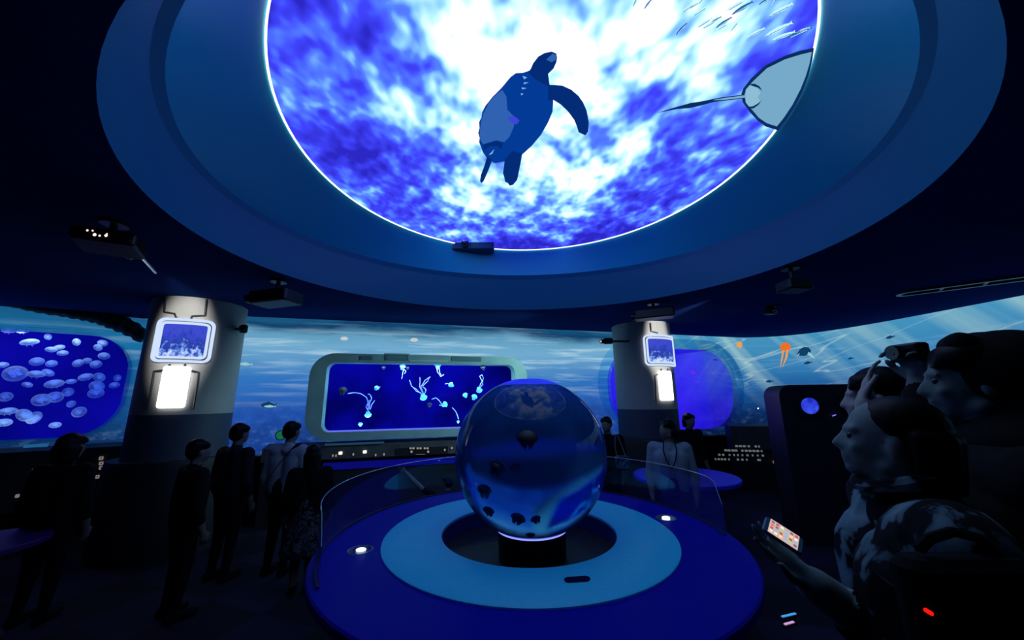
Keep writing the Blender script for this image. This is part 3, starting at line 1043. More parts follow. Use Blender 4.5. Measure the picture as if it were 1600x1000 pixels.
# blue-lit kick strip under the back console, its light put in as glow
mb = MB()
u0, u1 = WB.uv(WB.hit(505, 725, 0.24))[0], 6.3
zz = [WB.uv(WB.hit(600, y, 0.24))[1] for y in (719, 730)]
mb.plate([WB.pt(u0, zz[1], 0.225), WB.pt(u1, zz[1], 0.225), WB.pt(u1, zz[0], 0.225), WB.pt(u0, zz[0], 0.225)], WB.n3(0.01))
mb.build('blue_lit_kick_strip', M_kick, con_b)

cz = [WL.uv(WL.hit(x, y, 0.32))[1] for x, y in ((60, 705), (60, 800))]
con_l, D = console(WL, 0.2, LT_u1 + 0.15, cz[1], cz[0], 'sloping dark control console with outlined buttons along left wall')
for (x, y) in ((27, 775), (50, 771), (158, 716), (158, 724), (158, 731), (62, 756), (152, 745)):
    a = WL.uv(WL.hit(x - 4, y + 3, 0.305)); c = WL.uv(WL.hit(x + 4, y - 3, 0.305))
    MB().ringplate([WL.pt(u, z, 0.30) for u, z in rrect(a[0], c[0], a[1], c[1], 0.008, 2)], [WL.pt(u, z, 0.30) for u, z in rrect(a[0] + .014, c[0] - .014, a[1] + .012, c[1] - .012, 0.004, 2)], WL.n3(0.010)).build('button_ring', em('button_outline', L(120, 110, 112), 1.0), con_l)
con_patch(con_l, WL, 'lever', 49, 733, 51, 742, M_btn, 0.31)
con_patch(con_l, WL, 'reading_plate', 36, 693, 76, 700, em('mural_plate', L(30, 90, 140), 1.0), 0.31)

con_w = Wall((E_.x - 2.4, E_.y - 2.4 * 0.28 - 0.02), (E_.x + 0.9, E_.y + 0.1))
# right console follows the wall near the corner
WR = Wall((4.2, 7.55), (6.1, 7.25))
con_r, D = console(WR, 0.0, 1.95, 0.70, 1.14, 'dark console with rows of tiny lights at right of violet tank')
rows = [(697, [(1151, 4), (1157, 4), (1163, 4), (1170, 3), (1181, 3), (1186, 2)]), (704, [(1134, 4), (1139, 4), (1145, 4), (1150, 4), (1160, 3), (1166, 4), (1172, 4), (1178, 4), (1184, 4), (1190, 2)]), (711, [(1124, 3), (1130, 3), (1140, 2), (1147, 2), (1153, 2), (1160, 2), (1168, 3), (1176, 2), (1184, 2), (1192, 3)]), (718, [(1118, 2), (1123, 3), (1128, 3), (1133, 3), (1139, 2), (1153, 3), (1160, 3), (1167, 2), (1186, 5)])]
for y, xs in rows:
    for x, w in xs:
        con_patch(con_r, WR, 'indicator', x - w / 2, y - 1.5 + (x - 1150) * 0.02, x + w / 2, y + 1.5 + (x - 1150) * 0.02, em('dim_indicator', L(92, 102, 106), 1.0), 0.306)
con_patch(con_r, WR, 'label_strip', 1208, 720, 1226, 724, em('amber_strip', L(120, 104, 96), 1.0), 0.306)

# green exit-like gauge and small dials left of the back tank
g = thing('round_gauge', 'small round green lit gauge behind the white-shirted visitor', 'gauge', WB.pt(WB.uv(WB.hit(439, 680, 0.30))[0], WB.uv(WB.hit(439, 680, .3))[1], 0.30))
P = WB.hit(439, 680, 0.30)
rr = 6.0 / F_PX * 5.6
circ = lambda r_, o: [P + WB.n3(o) + (Vector((WB.d.x, WB.d.y, 0)) * math.cos(a) + Vector((0, 0, 1)) * math.sin(a)) * r_ for a in [2 * math.pi * k / 20 for k in range(20)]]
MB().ringplate(circ(rr * 1.2, 0), circ(rr, 0), WB.n3(0.02)).build('bezel', M_metal, g)
MB().plate(circ(rr, 0), WB.n3(0.008)).build('dial', em('gauge_green', L(20, 100, 74), 1.0), g)
MB().tube([P + WB.n3(-0.28), P], 0.02, 8).build('stem', M_darkmetal, g)
mb = MB()

# dark garland of rock hanging along the top of the left wall
pts = []
for k, (x, y) in enumerate(((18, 474), (40, 478), (60, 481), (80, 484), (100, 486), (118, 489), (135, 491), (152, 494), (168, 498), (184, 504), (200, 511), (216, 520), (232, 532))):
    pts.append(WL.hit(x, y, 0.12))
rs = [0.05, 0.06, 0.07, 0.075, 0.085, 0.09, 0.10, 0.11, 0.12, 0.125, 0.12, 0.11, 0.10]
p2, r2 = [], []
for i in range(len(pts) - 1):
    for k in range(4):
        p2.append(pts[i].lerp(pts[i + 1], k / 4)); r2.append((rs[i] * (1 - k / 4) + rs[i + 1] * k / 4) * (1 + 0.10 * math.sin(1.7 * i * 4 + 1.7 * k)))
rock = MB().tube(p2, r2, 10).build('rock_garland', M_soot, None, True)
tag(rock, 'dark lumpy garland hanging along top of left wall beside pillar', 'decoration')


# ------------------------------------------------------------------ pillars with pictures and projected glow
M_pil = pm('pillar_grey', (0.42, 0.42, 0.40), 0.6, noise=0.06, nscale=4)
M_pil_low = pm('pillar_unlit_grey', (0.05, 0.07, 0.12), 0.6)  # darker copy of the pillar grey for the unlit part below the beam
M_proj_glow = em('white_projected_glow', (1.0, 1.0, 1.0, 1), 2.2)  # white patch projected on the pillar, put in as a glowing panel
b = NB('reef_video')
tc = b.n('TexCoord').outputs['Generated']
sep = b.n('SeparateXYZ'); b.lk(tc, sep.inputs[0])
n = b.noise(tc, 6, 6, 0.65, 0.3)
low = b.math('SUBTRACT', 0.95, sep.outputs[2])
v = b.math('ADD', b.math('MULTIPLY', b.math('SUBTRACT', n, 0.5), 1.5), b.math('MULTIPLY', low, 0.75))
M_video = b.finish(b.emission(b.ramp(v, [(0.10, L(62, 76, 205)), (0.34, L(48, 66, 190)), (0.44, L(34, 56, 150)), (0.56, L(90, 130, 225)), (0.8, L(205, 225, 255))]), 1.0))
M_frame_glow = em('screen_frame_glow', L(208, 226, 255), 1.0)  # projected white of the screen frame, also put in as glow
M_frame_gasket = pm('screen_gasket', (0.05, 0.06, 0.09), 0.4)  # dark gasket ring between the two frames
M_pipe = pm('pipe_metal', (0.10, 0.10, 0.11), 0.35, 0.8)


def cyl_hit(px, py, c, R):
    d = ray(px, py)
    a = d.x ** 2 + d.y ** 2
    bb = -2 * (d.x * c[0] + d.y * c[1])
    cc = c[0] ** 2 + c[1] ** 2 - R * R
    disc = bb * bb - 4 * a * cc
    t = (-bb - math.sqrt(max(disc, 0))) / (2 * a)
    return CAM + d * t


def cyl_pt(c, R, ang, z):
    return Vector((c[0] + R * math.sin(ang), c[1] - R * math.cos(ang), z))


def pillar(label, c, R, scrbox, glowbox, pipes, zdark):
    r = thing('pillar', label, 'pillar', (c[0], c[1], 0))
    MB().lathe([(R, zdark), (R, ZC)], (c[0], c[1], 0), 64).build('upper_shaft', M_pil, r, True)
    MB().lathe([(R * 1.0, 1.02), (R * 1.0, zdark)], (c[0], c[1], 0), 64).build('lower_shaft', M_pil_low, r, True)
    MB().lathe([(0.01, 0.0), (R * 1.25, 0.0), (R * 1.25, 0.96), (R * 1.21, 1.03), (0.01, 1.03)], (c[0], c[1], 0), 64).build('base_casing', M_soot, r, True)

    def angz(x, y):
        P = cyl_hit(x, y, c, R)
        return math.atan2(P.x - c[0], -(P.y - c[1])), P.z

    def patch(name, box, dr, th, mat, rad=0.06, grow=0.0, hole=None, parent=None):
        (a0, z0), (a1, z1) = box
        u0, u1 = a0 * R - grow, a1 * R + grow
        zz0, zz1 = z0 - grow, z1 + grow
        cu, cz_ = (u0 + u1) / 2, (zz0 + zz1) / 2
        lp = rrect(u0, u1, zz0, zz1, rad, 5)
        mbx = MB()
        if hole is None:
            # curved plate: grid in u
            nu = 12
            def prof(t):
                # z-extent at u for the rounded rectangle
                u = u0 + (u1 - u0) * t
                e = min(u - u0, u1 - u)
                ins = 0.0 if e >= rad else rad - math.sqrt(max(0, rad * rad - (rad - e) ** 2))
                return u, zz0 + ins, zz1 - ins
            ts = sorted(set([0.0, 1.0] + [i / nu for i in range(nu + 1)] + [0.02, 0.05, 0.95, 0.98]))
            vs = []
            for t in ts:
                u, za, zb = prof(t)
                for o in (dr, dr + th):
                    vs += [cyl_pt(c, R + o, u / R, za), cyl_pt(c, R + o, u / R, zb)]
            fs = []
            for i in range(len(ts) - 1):
                a, bq = 4 * i, 4 * i + 4
                fs += [(a, bq, bq + 1, a + 1), (a + 2, a + 3, bq + 3, bq + 2), (a, a + 2, bq + 2, bq), (a + 1, bq + 1, bq + 3, a + 3)]
            fs += [(0, 1, 3, 2), (len(vs) - 4, len(vs) - 2, len(vs) - 1, len(vs) - 3)]
            mbx.add(vs, fs)
        else:
            def dens(l):
                o = []
                for i, (ua, za) in enumerate(l):
                    ub, zb_ = l[(i + 1) % len(l)]
                    k_ = 10 if i % 6 == 5 else 1
                    o += [(ua + (ub - ua) * q / k_, za + (zb_ - za) * q / k_) for q in range(k_)]
                return o
            li = dens(rrect(u0 + hole, u1 - hole, zz0 + hole, zz1 - hole, max(rad - hole, 0.01), 5))
            lp = dens(lp)
            nlp = len(lp)
            vs = []
            for o in (dr, dr + th):
                vs += [cyl_pt(c, R + o, u / R, z) for u, z in lp] + [cyl_pt(c, R + o, u / R, z) for u, z in li]
            fs = []
            for i in range(nlp):
                j2 = (i + 1) % nlp
                fs += [(i, j2, nlp + j2, nlp + i), (2 * nlp + i, 3 * nlp + i, 3 * nlp + j2, 2 * nlp + j2), (i, 2 * nlp + i, 2 * nlp + j2, j2), (nlp + i, nlp + j2, 3 * nlp + j2, 3 * nlp + i)]
            mbx.add(vs, fs)
        return mbx.build(name, mat, parent or r)

    sb = (angz(*scrbox[0]), angz(*scrbox[1]))
    fr = patch('screen_frame', sb, 0.002, 0.035, M_frame_glow, 0.08, 0.0, 0.030)
    patch('screen_gasket', sb, 0.002, 0.012, M_frame_gasket, 0.06, -0.030, 0.02)
    patch('inner_frame', sb, 0.002, 0.030, M_frame_glow, 0.055, -0.044, 0.028)
    patch('video_screen', sb, 0.002, 0.016, M_video, 0.03, -0.068)
    lb = (angz(*glowbox[0]), angz(*glowbox[1]))
    patch('glow_panel', lb, 0.002, 0.03, M_proj_glow, 0.03)
    for q in pipes:
        pl = []
        for (xa, ya), (xb, yb) in zip(q[:-1], q[1:]):
            for k in range(3):
                pl.append(cyl_hit(xa + (xb - xa) * k / 3, ya + (yb - ya) * k / 3, c, R + 0.018))
        pl.append(cyl_hit(*q[-1], c, R + 0.018))
        MB().tube(pl, 0.011, 8).build('pipe', M_pipe, r, True)
    return r


PLc, PRc, PR_ = (-4.292, 4.907), (2.397, 6.725), 0.512
Z4 = lambda pts: [(x / 4.0, 440 + y / 4.0) for x, y in pts]
pillar('left round pillar with lit screen and broad white projected glow', PLc, PR_, ((238, 566), (337, 503)), ((246, 638), (300, 573)),
       [Z4([(1030, 100), (1025, 190), (1090, 200), (1105, 235)]), Z4([(1292, 110), (1282, 212), (1200, 215), (1190, 240)]),
        Z4([(1060, 515), (1056, 552), (962, 560), (945, 670), (925, 790)]), Z4([(1155, 515), (1158, 552), (1242, 566), (1228, 680), (1208, 800)])], 1.55)
Z5 = lambda pts: [(920 + x / 3.57, 460 + y / 3.57) for x, y in pts]
pillar('right round pillar with small lit screen and narrow white projected glow', PRc, PR_, ((1008, 572), (1049, 527)), ((1031, 626), (1046, 580)),
       [Z5([(344, 160), (348, 205), (385, 215)]), Z5([(405, 415), (403, 442), (370, 450), (375, 600)]), Z5([(440, 415), (442, 440), (472, 446)])], 1.50)


# ------------------------------------------------------------------ projectors and ceiling gear
def projector(name, label, P, aim, size=(0.42, 0.34, 0.15), lens_emit=None, cat='projector', mount=True, lens_side=1):
    P = Vector(P)
    f = Vector(aim) - P
    R3 = frame_rot(f)
    r = thing(name, label, cat, P)
    w, d, h = size
    MB().rbox(P, (w, d, h), R3, 0.03).build('body', M_black, r)
    lp = P + R3 @ Vector((w * 0.18 * lens_side, d / 2, 0))
    yrot = R3 @ Matrix.Rotation(-math.pi / 2, 3, 'X')
    MB().lathe([(0.001, 0), (h * .36, 0), (h * .36, 0.05), (h * .28, 0.05), (h * .26, 0.03), (0.001, 0.03)], lp, 20, rot=yrot).build('lens_barrel', M_darkmetal, r, True)
    MB().lathe([(0.001, 0.045), (h * .18, 0.042), (h * .25, 0.032), (0.001, 0.03)], lp, 20, rot=yrot).build('lens', lens_emit or M_lens, r, True)
    for k in range(4):
        MB().box(P + R3 @ Vector((w / 2 + 0.002, -d * .3 + k * d * .16, 0)), (0.006, d * .07, h * .6), R3).build('vent_slot', M_darkmetal, r)
    if mount:
        MB().tube([P + Vector((0, 0, h * .4)), Vector((P.x, P.y, ZC))], 0.022, 10).build('mount_pole', M_black, r, True)
        MB().lathe([(0.001, ZC - 0.02), (0.08, ZC - 0.02), (0.08, ZC), (0.001, ZC)], (P.x, P.y, 0), 20).build('mount_plate', M_black, r)
    return r


def spot(name, P, aim, energy, ang, col=(1, 0.98, 0.94), blend=0.25, sx=1.0):
    ld = bpy.data.lights.new(name, 'SPOT')
    ld.energy = energy
    ld.spot_size = math.radians(ang)
    ld.spot_blend = blend
    ld.color = col
    ld.shadow_soft_size = 0.02
    o = bpy.data.objects.new(name, ld)
    z = (Vector(P) - Vector(aim)).normalized()
    x = Vector((0, 0, 1)).cross(z).normalized()
    y = z.cross(x)
    o.matrix_world = Matrix(((x.x, y.x, z.x, P[0]), (x.y, y.y, z.y, P[1]), (x.z, y.z, z.z, P[2]), (0, 0, 0, 1)))
    o.scale = (sx, 1, 1)
    COL.objects.link(o)


M_lens_w = em('lit_lens_glint', L(255, 225, 205), 1.5)
PJ1 = at(172, 380, z=2.84)
aim1 = cyl_hit(284, 532, PLc, PR_)
projector('ceiling_projector', 'large black ceiling projector with glinting rear grille at far left', PJ1, (aim1.x, aim1.y, 2.6), (0.34, 0.27, 0.10))
pj_r = bpy.data.objects['ceiling_projector']
R1 = frame_rot(Vector((aim1.x, aim1.y, 2.6)) - PJ1)
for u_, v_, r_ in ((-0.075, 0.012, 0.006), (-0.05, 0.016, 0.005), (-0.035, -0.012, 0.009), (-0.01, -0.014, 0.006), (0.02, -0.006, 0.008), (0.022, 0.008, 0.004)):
    MB().ball(PJ1 + R1 @ Vector((u_, -0.137, v_)), (r_, 0.004, r_ * 1.3), R1, 10, 6).build('grille_glint', M_lens_w, pj_r, True)  # glints on the rear grille put in as small glowing dots
d1 = (aim1 - PJ1).normalized()
spot('projector_beam', PJ1 + d1 * 0.30, aim1, 190, 44, blend=0.7, sx=0.42)
PJ2 = at(1240, 447, z=2.80)
aim2 = cyl_hit(1030, 538, PRc, PR_)
projector('ceiling_projector', 'black ceiling projector hanging right of the right pillar', PJ2, (aim2.x, aim2.y, 2.7), (0.27, 0.20, 0.11))
d2 = (aim2 - PJ2).normalized()
spot('projector_beam', PJ2 + d2 * 0.30, aim2, 330, 36, blend=0.7, sx=0.36)
P3 = at(432, 466, z=2.80)
projector('ceiling_projector', 'boxy grey projector under ceiling just right of left pillar', P3, P3 + Vector((-2.2, 0.4, -0.1)), (0.28, 0.46, 0.14), M_lens_w, lens_side=-1.6)
P4 = at(1022, 491, z=2.84)
projector('ceiling_projector', 'flat black projector in front of right pillar top', P4, Vector((-1.75, 6.2, 2.7)), (0.24, 0.52, 0.13))
P5 = at(740, 386, Y=5.0)
M_black_keep = M_black
M_black = pm('box_navy', (0.02, 0.10, 0.16), 0.5)
r5 = projector('rim_projector', 'black box projector on the edge of the round ceiling screen', P5, P5 + Vector((0, -1, -0.02)), (0.60, 0.22, 0.15), mount=False)
MB().box((P5.x, P5.y + 0.10, P5.z + 0.02), (0.2, 0.16, 0.05)).build('bracket', M_black, r5)
M_black = M_black_keep
P6 = at(950, 533, Y=6.3)
r6 = projector('wall_camera', 'small black camera at left side of right pillar', P6, P6 + Vector((-1, -0.2, -0.05)), (0.10, 0.16, 0.10), M_lens_w, 'camera', False)
MB().tube([P6, Vector((PRc[0] - 0.3, PRc[1] - 0.36, P6.z))], 0.018, 8).build('arm', M_black, r6)
P7 = at(381, 514, Y=4.9)
r7 = projector('wall_camera', 'tiny black camera on right side of left pillar', P7, P7 + Vector((0.6, -0.8, 0)), (0.09, 0.10, 0.11), None, 'camera', False)
MB().tube([P7, Vector((PLc[0] + 0.4, PLc[1], P7.z))], 0.018, 8).build('arm', M_black, r7)
P8 = at(1203, 486, z=2.93)
projector('ceiling_camera', 'small grey box camera on ceiling beyond the right projector', P8, P8 + Vector((0.4, -1, -0.1)), (0.14, 0.14, 0.10), None, 'camera')
TBc = WB.pt((BT_u0 + BT_u1) / 2, (BT_z0 + BT_z1) / 2)
d4 = (TBc - P4).normalized()
spot('projector_beam', P4 + d4 * 0.40, TBc, 160, 58, (0.55, 1.0, 0.95), 0.4, 1.0)
# long dark air slot
P9 = at(1540, 440, z=ZC)
r9 = thing('air_vent', 'long dark oval air vent in the ceiling at far right', 'vent', (P9.x, P9.y, ZC - 0.03))
d9 = (at(1600, 432, z=ZC) - at(1450, 452, z=ZC)).normalized()
w9 = Vector((-d9.y, d9.x, 0))
lp = rrect(-0.75, 0.75, -0.13, 0.13, 0.13, 8)
li = rrect(-0.70, 0.70, -0.09, 0.09, 0.09, 8)
q9 = lambda l, z: [Vector((P9.x, P9.y, z)) + d9 * u + w9 * v for u, v in l]
MB().ringplate(q9(lp, ZC - 0.03), q9(li, ZC - 0.03), (0, 0, 0.03)).build('rim', pm('vent_rim', (0.05, 0.06, 0.09), 0.3), r9)
MB().plate(q9(li, ZC - 0.008), (0, 0, 0.006)).build('slot', M_black, r9)
for k in range(3):
    MB().box(Vector((P9.x, P9.y, ZC - 0.018)) + d9 * (0.35 * (k - 1)), (0.03, 0.17, 0.012), rotz(math.atan2(d9.y, d9.x))).build('crossbar', M_darkmetal, r9)
# light bar at left of the big projector
Pb, Pc = at(222, 403, z=2.86), at(243, 426, z=2.86)
lb = MB().tube([Pb, Pc], 0.012, 8).build('steel_rod', M_metal, None, True, loc=Pb)
tag(lb, 'short thin steel rod below the far left projector', 'rod')

# ------------------------------------------------------------------ round display table
M_disc = pm('ultramarine_top', (0.001, 0.0005, 0.34), 0.55, spec=0.08)
M_ring = pm('pale_blue_ring', (0.03, 0.62, 0.92), 0.5, spec=0.3, noise=0.04, nscale=40)
M_holewall = pm('blue_inner_wall', (0.005, 0.02, 0.20), 0.5)
tb = thing('display_table', 'big round deep blue display table with pale blue raised ring', 'table', (TC.x, TC.y, 0))
ZD, ZR = 0.705, 0.72
MB().lathe([(0.66, ZD), (1.485, ZD), (1.495, ZD - 0.01), (1.495, ZD - 0.05), (1.47, ZD - 0.06), (0.66, ZD - 0.06)], TC, 128, closed=True).build('outer_top', M_disc, tb, True)
MB().lathe([(0.655, ZR), (1.06, ZR), (1.068, ZR - 0.006), (1.068, ZD - 0.002), (0.65, ZD - 0.002), (0.65, ZR - 0.006)], TC, 128, closed=True).build('raised_ring', M_ring, tb, True)
MB().lathe([(0.65, ZR - 0.02), (0.65, 0.50)], TC, 96).build('well_wall', M_holewall, tb, True)
MB().lathe([(0.66, 0.53), (0.001, 0.53), (0.001, 0.5), (0.66, 0.5)], TC, 96).build('well_floor', pm('wet_gravel', (0.007, 0.007, 0.010), 0.5, bump=1.0, nscale=45, noise=0.6), tb, True)
MB().lathe([(1.25, ZD - 0.06), (1.12, 0.40), (1.05, 0.06), (1.12, 0.0), (0.01, 0.0), (0.01, ZD - 0.2), (1.1, ZD - 0.07)], TC, 96).build('pedestal', M_soot, tb, True)
# pill-shaped sensor window on the ring
Ps = at(902, 906, z=ZR)
l1 = rrect(-0.073, 0.073, -0.030, 0.030, 0.029, 8)
MB().plate([Vector((Ps.x + u, Ps.y + v + 0.12 * u, ZR - 0.001)) for u, v in l1], (0, 0, 0.006)).build('sensor_window', pm('dark_blue_gloss', (0.004, 0.004, 0.03), 0.15), tb)
M_cup = pm('mirror_cup', (0.75, 0.78, 0.8), 0.12, 1.0)
for px, py in ((563, 859), (1041, 809)):
    P = at(px, py, z=ZD)
    MB().lathe([(0.072, ZD), (0.080, ZD + 0.003), (0.084, ZD + 0.001), (0.080, ZD - 0.004)], (P.x, P.y, 0), 28).build('lamp_trim', M_metal, tb, True)
    cup = MB().lathe([(0.078, ZD + 0.0012), (0.060, ZD + 0.0016), (0.001, ZD + 0.002)], (P.x, P.y, 0), 28).build('lamp_cup', M_cup if px > 800 else pm('dark_cup', (0.02, 0.03, 0.06), 0.1), tb, True)
    MB().ball((P.x + (0.012 if px < 800 else -0.01), P.y - 0.02, ZD + 0.008), (0.034, 0.026, 0.010)).build('bulb', em('table_bulb', L(215, 240, 255), 2.2), tb, True)

# sphere aquarium
SC_ = Vector((0.135, 3.06, 1.272))
SR = 0.592
sp = thing('sphere_aquarium', 'large clear water-filled glass sphere standing in the table centre', 'aquarium', (SC_.x, SC_.y, 0.54))
b = NB('aquarium_water')
gl = b.n('BsdfRefraction'); gl.inputs['Color'].default_value = (0.34, 0.70, 1.0, 1); gl.inputs['IOR'].default_value = 1.33; gl.inputs['Roughness'].default_value = 0.17
gs = b.n('BsdfGlossy'); gs.inputs['Roughness'].default_value = 0.02
fr = b.n('Fresnel'); fr.inputs[0].default_value = 1.38
mx = b.n('MixShader')
b.lk(fr.outputs[0], mx.inputs[0]); b.lk(gl.outputs[0], mx.inputs[1]); b.lk(gs.outputs[0], mx.inputs[2])
df = b.n('BsdfDiffuse'); df.inputs[0].default_value = (0.02, 0.17, 0.62, 1)
m2 = b.n('MixShader'); m2.inputs[0].default_value = 0.25
b.lk(mx.outputs[0], m2.inputs[1]); b.lk(df.outputs[0], m2.inputs[2])
M_water = b.finish(m2.outputs[0])
zt, zb = SR * 0.90, -SR * 0.90
prof = []
a0, a1 = math.acos(0.90), math.acos(-0.90)
NV = 64
prof.append((0.0005, zt))
for k in range(NV + 1):
    a = a0 + (a1 - a0) * k / NV
    prof.append((SR * math.sin(a), SR * math.cos(a)))
prof.append((0.0005, zb))
MB().lathe(prof, SC_, 128).build('water_bowl', M_water, sp, True)
rt = SR * math.sin(a0)
b = NB('violet_lit_acrylic')  # violet light in the air pocket mixed in as a hazy tint
tr = b.n('BsdfTransparent'); tr.inputs[0].default_value = (0.55, 0.6, 1, 1)
dv = b.n('BsdfDiffuse'); dv.inputs[0].default_value = (0.16, 0.18, 0.75, 1)
dt = b.n('BsdfTranslucent'); dt.inputs[0].default_value = (0.16, 0.18, 0.85, 1)
ad = b.n('AddShader'); b.lk(dv.outputs[0], ad.inputs[0]); b.lk(dt.outputs[0], ad.inputs[1])
mxx = b.n('MixShader')
b.lk(b.ramp(b.noise(b.n('TexCoord').outputs['Object'], 9, 4), [(0.3, (.45, .45, .45)), (0.7, (.8, .8, .8))]), mxx.inputs[0])
b.lk(tr.outputs[0], mxx.inputs[1]); b.lk(ad.outputs[0], mxx.inputs[2])
M_violet_cap = b.finish(mxx.outputs[0])
capp = []
for k in range(13):
    a = a0 * (1 - k / 12 * 0.62)
    capp.append((SR * math.sin(a), SR * math.cos(a)))
capi = [(r_ * 0.985, z_ - 0.006) for r_, z_ in reversed(capp)]
MB().lathe(capp + capi, SC_, 96, closed=True).build('violet_lit_cap', M_violet_cap, sp, True)
MB().lathe([(rt * .995, zt - 0.002), (rt * 1.012, zt - 0.012), (rt * 1.10, zt - 0.050), (rt * 1.06, zt - 0.052), (rt * .93, zt - 0.004)], SC_, 64, closed=True).build('scum_line', pm('violet_lit_scum', (0.10, 0.10, 0.55), 0.6, noise=0.8, nscale=25), sp, True)  # scum line with the cap's violet light in its colour
rb = SR * math.sin(a1)
MB().lathe([(rb * 1.0, zb + 0.002), (rb * 1.03, zb + 0.002), (rb * 1.03, zb - 0.006), (rb * 0.98, zb - 0.008)], SC_, 96, closed=True).build('base_light_ring', em('base_led_blue', L(120, 130, 255), 1.8), sp, True)
MB().lathe([(0.001, SC_.z + zb - 0.009), (rb * 1.0, SC_.z + zb - 0.009), (rb * 0.98, 0.53), (0.001, 0.53)], (SC_.x, SC_.y, 0), 64).build('stand', M_black, sp, True)


def dark_jelly_proto():
    r = thing('spotted_lagoon_jelly', 'x', 'jellyfish', (0, 0, 0))
    MB().lathe(bell_prof(0.75, 8), n=18).build('bell', M_jbrown, r, True)
    mb = MB()
    for q in range(6):
        a = 2 * math.pi * q / 6
        mb.tube([Vector((0.25 * math.cos(a), 0.25 * math.sin(a), 0.3)), Vector((0.5 * math.cos(a), 0.5 * math.sin(a), -0.3)), Vector((0.4 * math.cos(a), 0.4 * math.sin(a), -0.9))], [0.18, 0.24, 0.05], 6)
    mb.build('oral_arms', M_jbrown, r, True)
    return r


djp = dark_jelly_proto()
spots = [(824, 684, 30, 'biggest dark jelly floating at the middle of the sphere'), (778, 731, 24, 'dark jelly left of centre in the sphere'), (806, 730, 15, 'small dark jelly beside another left of centre in sphere'),
         (759, 765, 21, 'oval dark jelly near the lower left wall of sphere'), (735, 766, 15, 'dark jelly hugging the left wall of sphere'), (750, 800, 16, 'dark jelly at lowest left edge of sphere'), (766, 795, 17, 'blurred dark jelly low at left inside sphere'),
         (810, 807, 20, 'dark jelly near sphere bottom, left of the stand centre'), (837, 808, 14, 'small dark jelly near sphere bottom above the stand'), (829, 829, 12, 'tiny dark jelly lying at the very bottom of sphere')]
for k, (x, y, s, lab) in enumerate(spots):
    o = djp if k == 0 else copy_tree(djp)
    d = ray(x, y).normalized()
    w = CAM - SC_
    bb = d.dot(w)
    Rin = SR * 0.93
    disc = bb * bb - (w.length_squared - Rin * Rin)
    t = -bb - math.sqrt(disc) if disc > 0 else -bb
    P = CAM + d * t
    if disc <= 0:
        P = SC_ + (P - SC_).normalized() * Rin
    rad = s / 2 / F_PX * (P - CAM).dot(E_F) * 1.2
    M4 = (Matrix.Rotation(0.5 * math.sin(k * 2.1), 3, 'Y') @ Matrix.Rotation(0.4 * math.cos(k * 1.7), 3, 'X')).to_4x4() @ Matrix.Diagonal((rad, rad, rad, 1))
    M4.translation = P
    o.matrix_world = M4
    tag(o, lab, 'jellyfish', 'dark jellies in the glass sphere')

# clear acrylic guard curving round the table
GR = 1.445
aL = math.atan2(2.24 - TC.y, -1.04 - TC.x)
aR = math.atan2(2.95 - TC.y, 1.52 - TC.x)
if aL < 0:
    aL += 2 * math.pi
ng = 64
ZG = 1.07
gd = thing('acrylic_guard', 'curved clear acrylic guard standing round the back of the table', 'guard', (TC.x, TC.y, ZD))


def garc(r_, z_of, n=ng):
    out = []
    for k in range(n + 1):
        t = k / n
        a = aL + (aR - aL) * t
        out.append(Vector((TC.x + r_ * math.cos(a), TC.y + r_ * math.sin(a), z_of(t))))
    return out


def ztop(t):
    s_ = (aL - aR) * GR
    d_ = min(t, 1 - t) * s_
    rr_ = 0.16
    if d_ >= rr_:
        return ZG
    return ZG - rr_ + math.sqrt(max(0, rr_ * rr_ - (rr_ - d_) ** 2))


mb = MB()
o_t, o_b = garc(GR + 0.006, ztop), garc(GR + 0.006, lambda t: ZD)
i_t, i_b = garc(GR - 0.006, ztop), garc(GR - 0.006, lambda t: ZD)
n1 = ng + 1
vs = o_b + o_t + i_b + i_t
fs = []
for k in range(ng):
    fs += [(k, k + 1, n1 + k + 1, n1 + k), (2 * n1 + k, 3 * n1 + k, 3 * n1 + k + 1, 2 * n1 + k + 1), (n1 + k, n1 + k + 1, 3 * n1 + k + 1, 3 * n1 + k), (k, 2 * n1 + k, 2 * n1 + k + 1, k + 1)]
fs += [(0, n1, 3 * n1, 2 * n1), (ng, 2 * n1 + ng, 3 * n1 + ng, n1 + ng)]
mb.add(vs, fs).build('curved_pane', M_clear, gd, True)
edge = garc(GR, lambda t: ztop(t) + 0.002)
MB().tube(edge, 0.003, 6).build('polished_edge', pm('polished_edge', (0.5, 0.62, 0.7), 0.15, 0.4), gd, True)
MB().tube(garc(GR, lambda t: ZD + 0.005), 0.008, 6).build('base_channel', M_soot, gd, True)

# second, smaller table at back right
T2c = Vector((2.12, 4.83, 0))
t2 = thing('side_table', 'small round violet-blue table at back right beside the lanyard visitor', 'table', (T2c.x, T2c.y, 0))
MB().lathe([(0.001, 0.75), (0.60, 0.75), (0.61, 0.74), (0.61, 0.71), (0.001, 0.70)], T2c, 64).build('top', pm('violet_top', (0.03, 0.02, 0.85), 0.45), t2, True)
MB().lathe([(0.10, 0.70), (0.09, 0.10), (0.34, 0.05), (0.36, 0.0), (0.001, 0.0)], T2c, 48).build('pedestal', M_soot, t2, True)

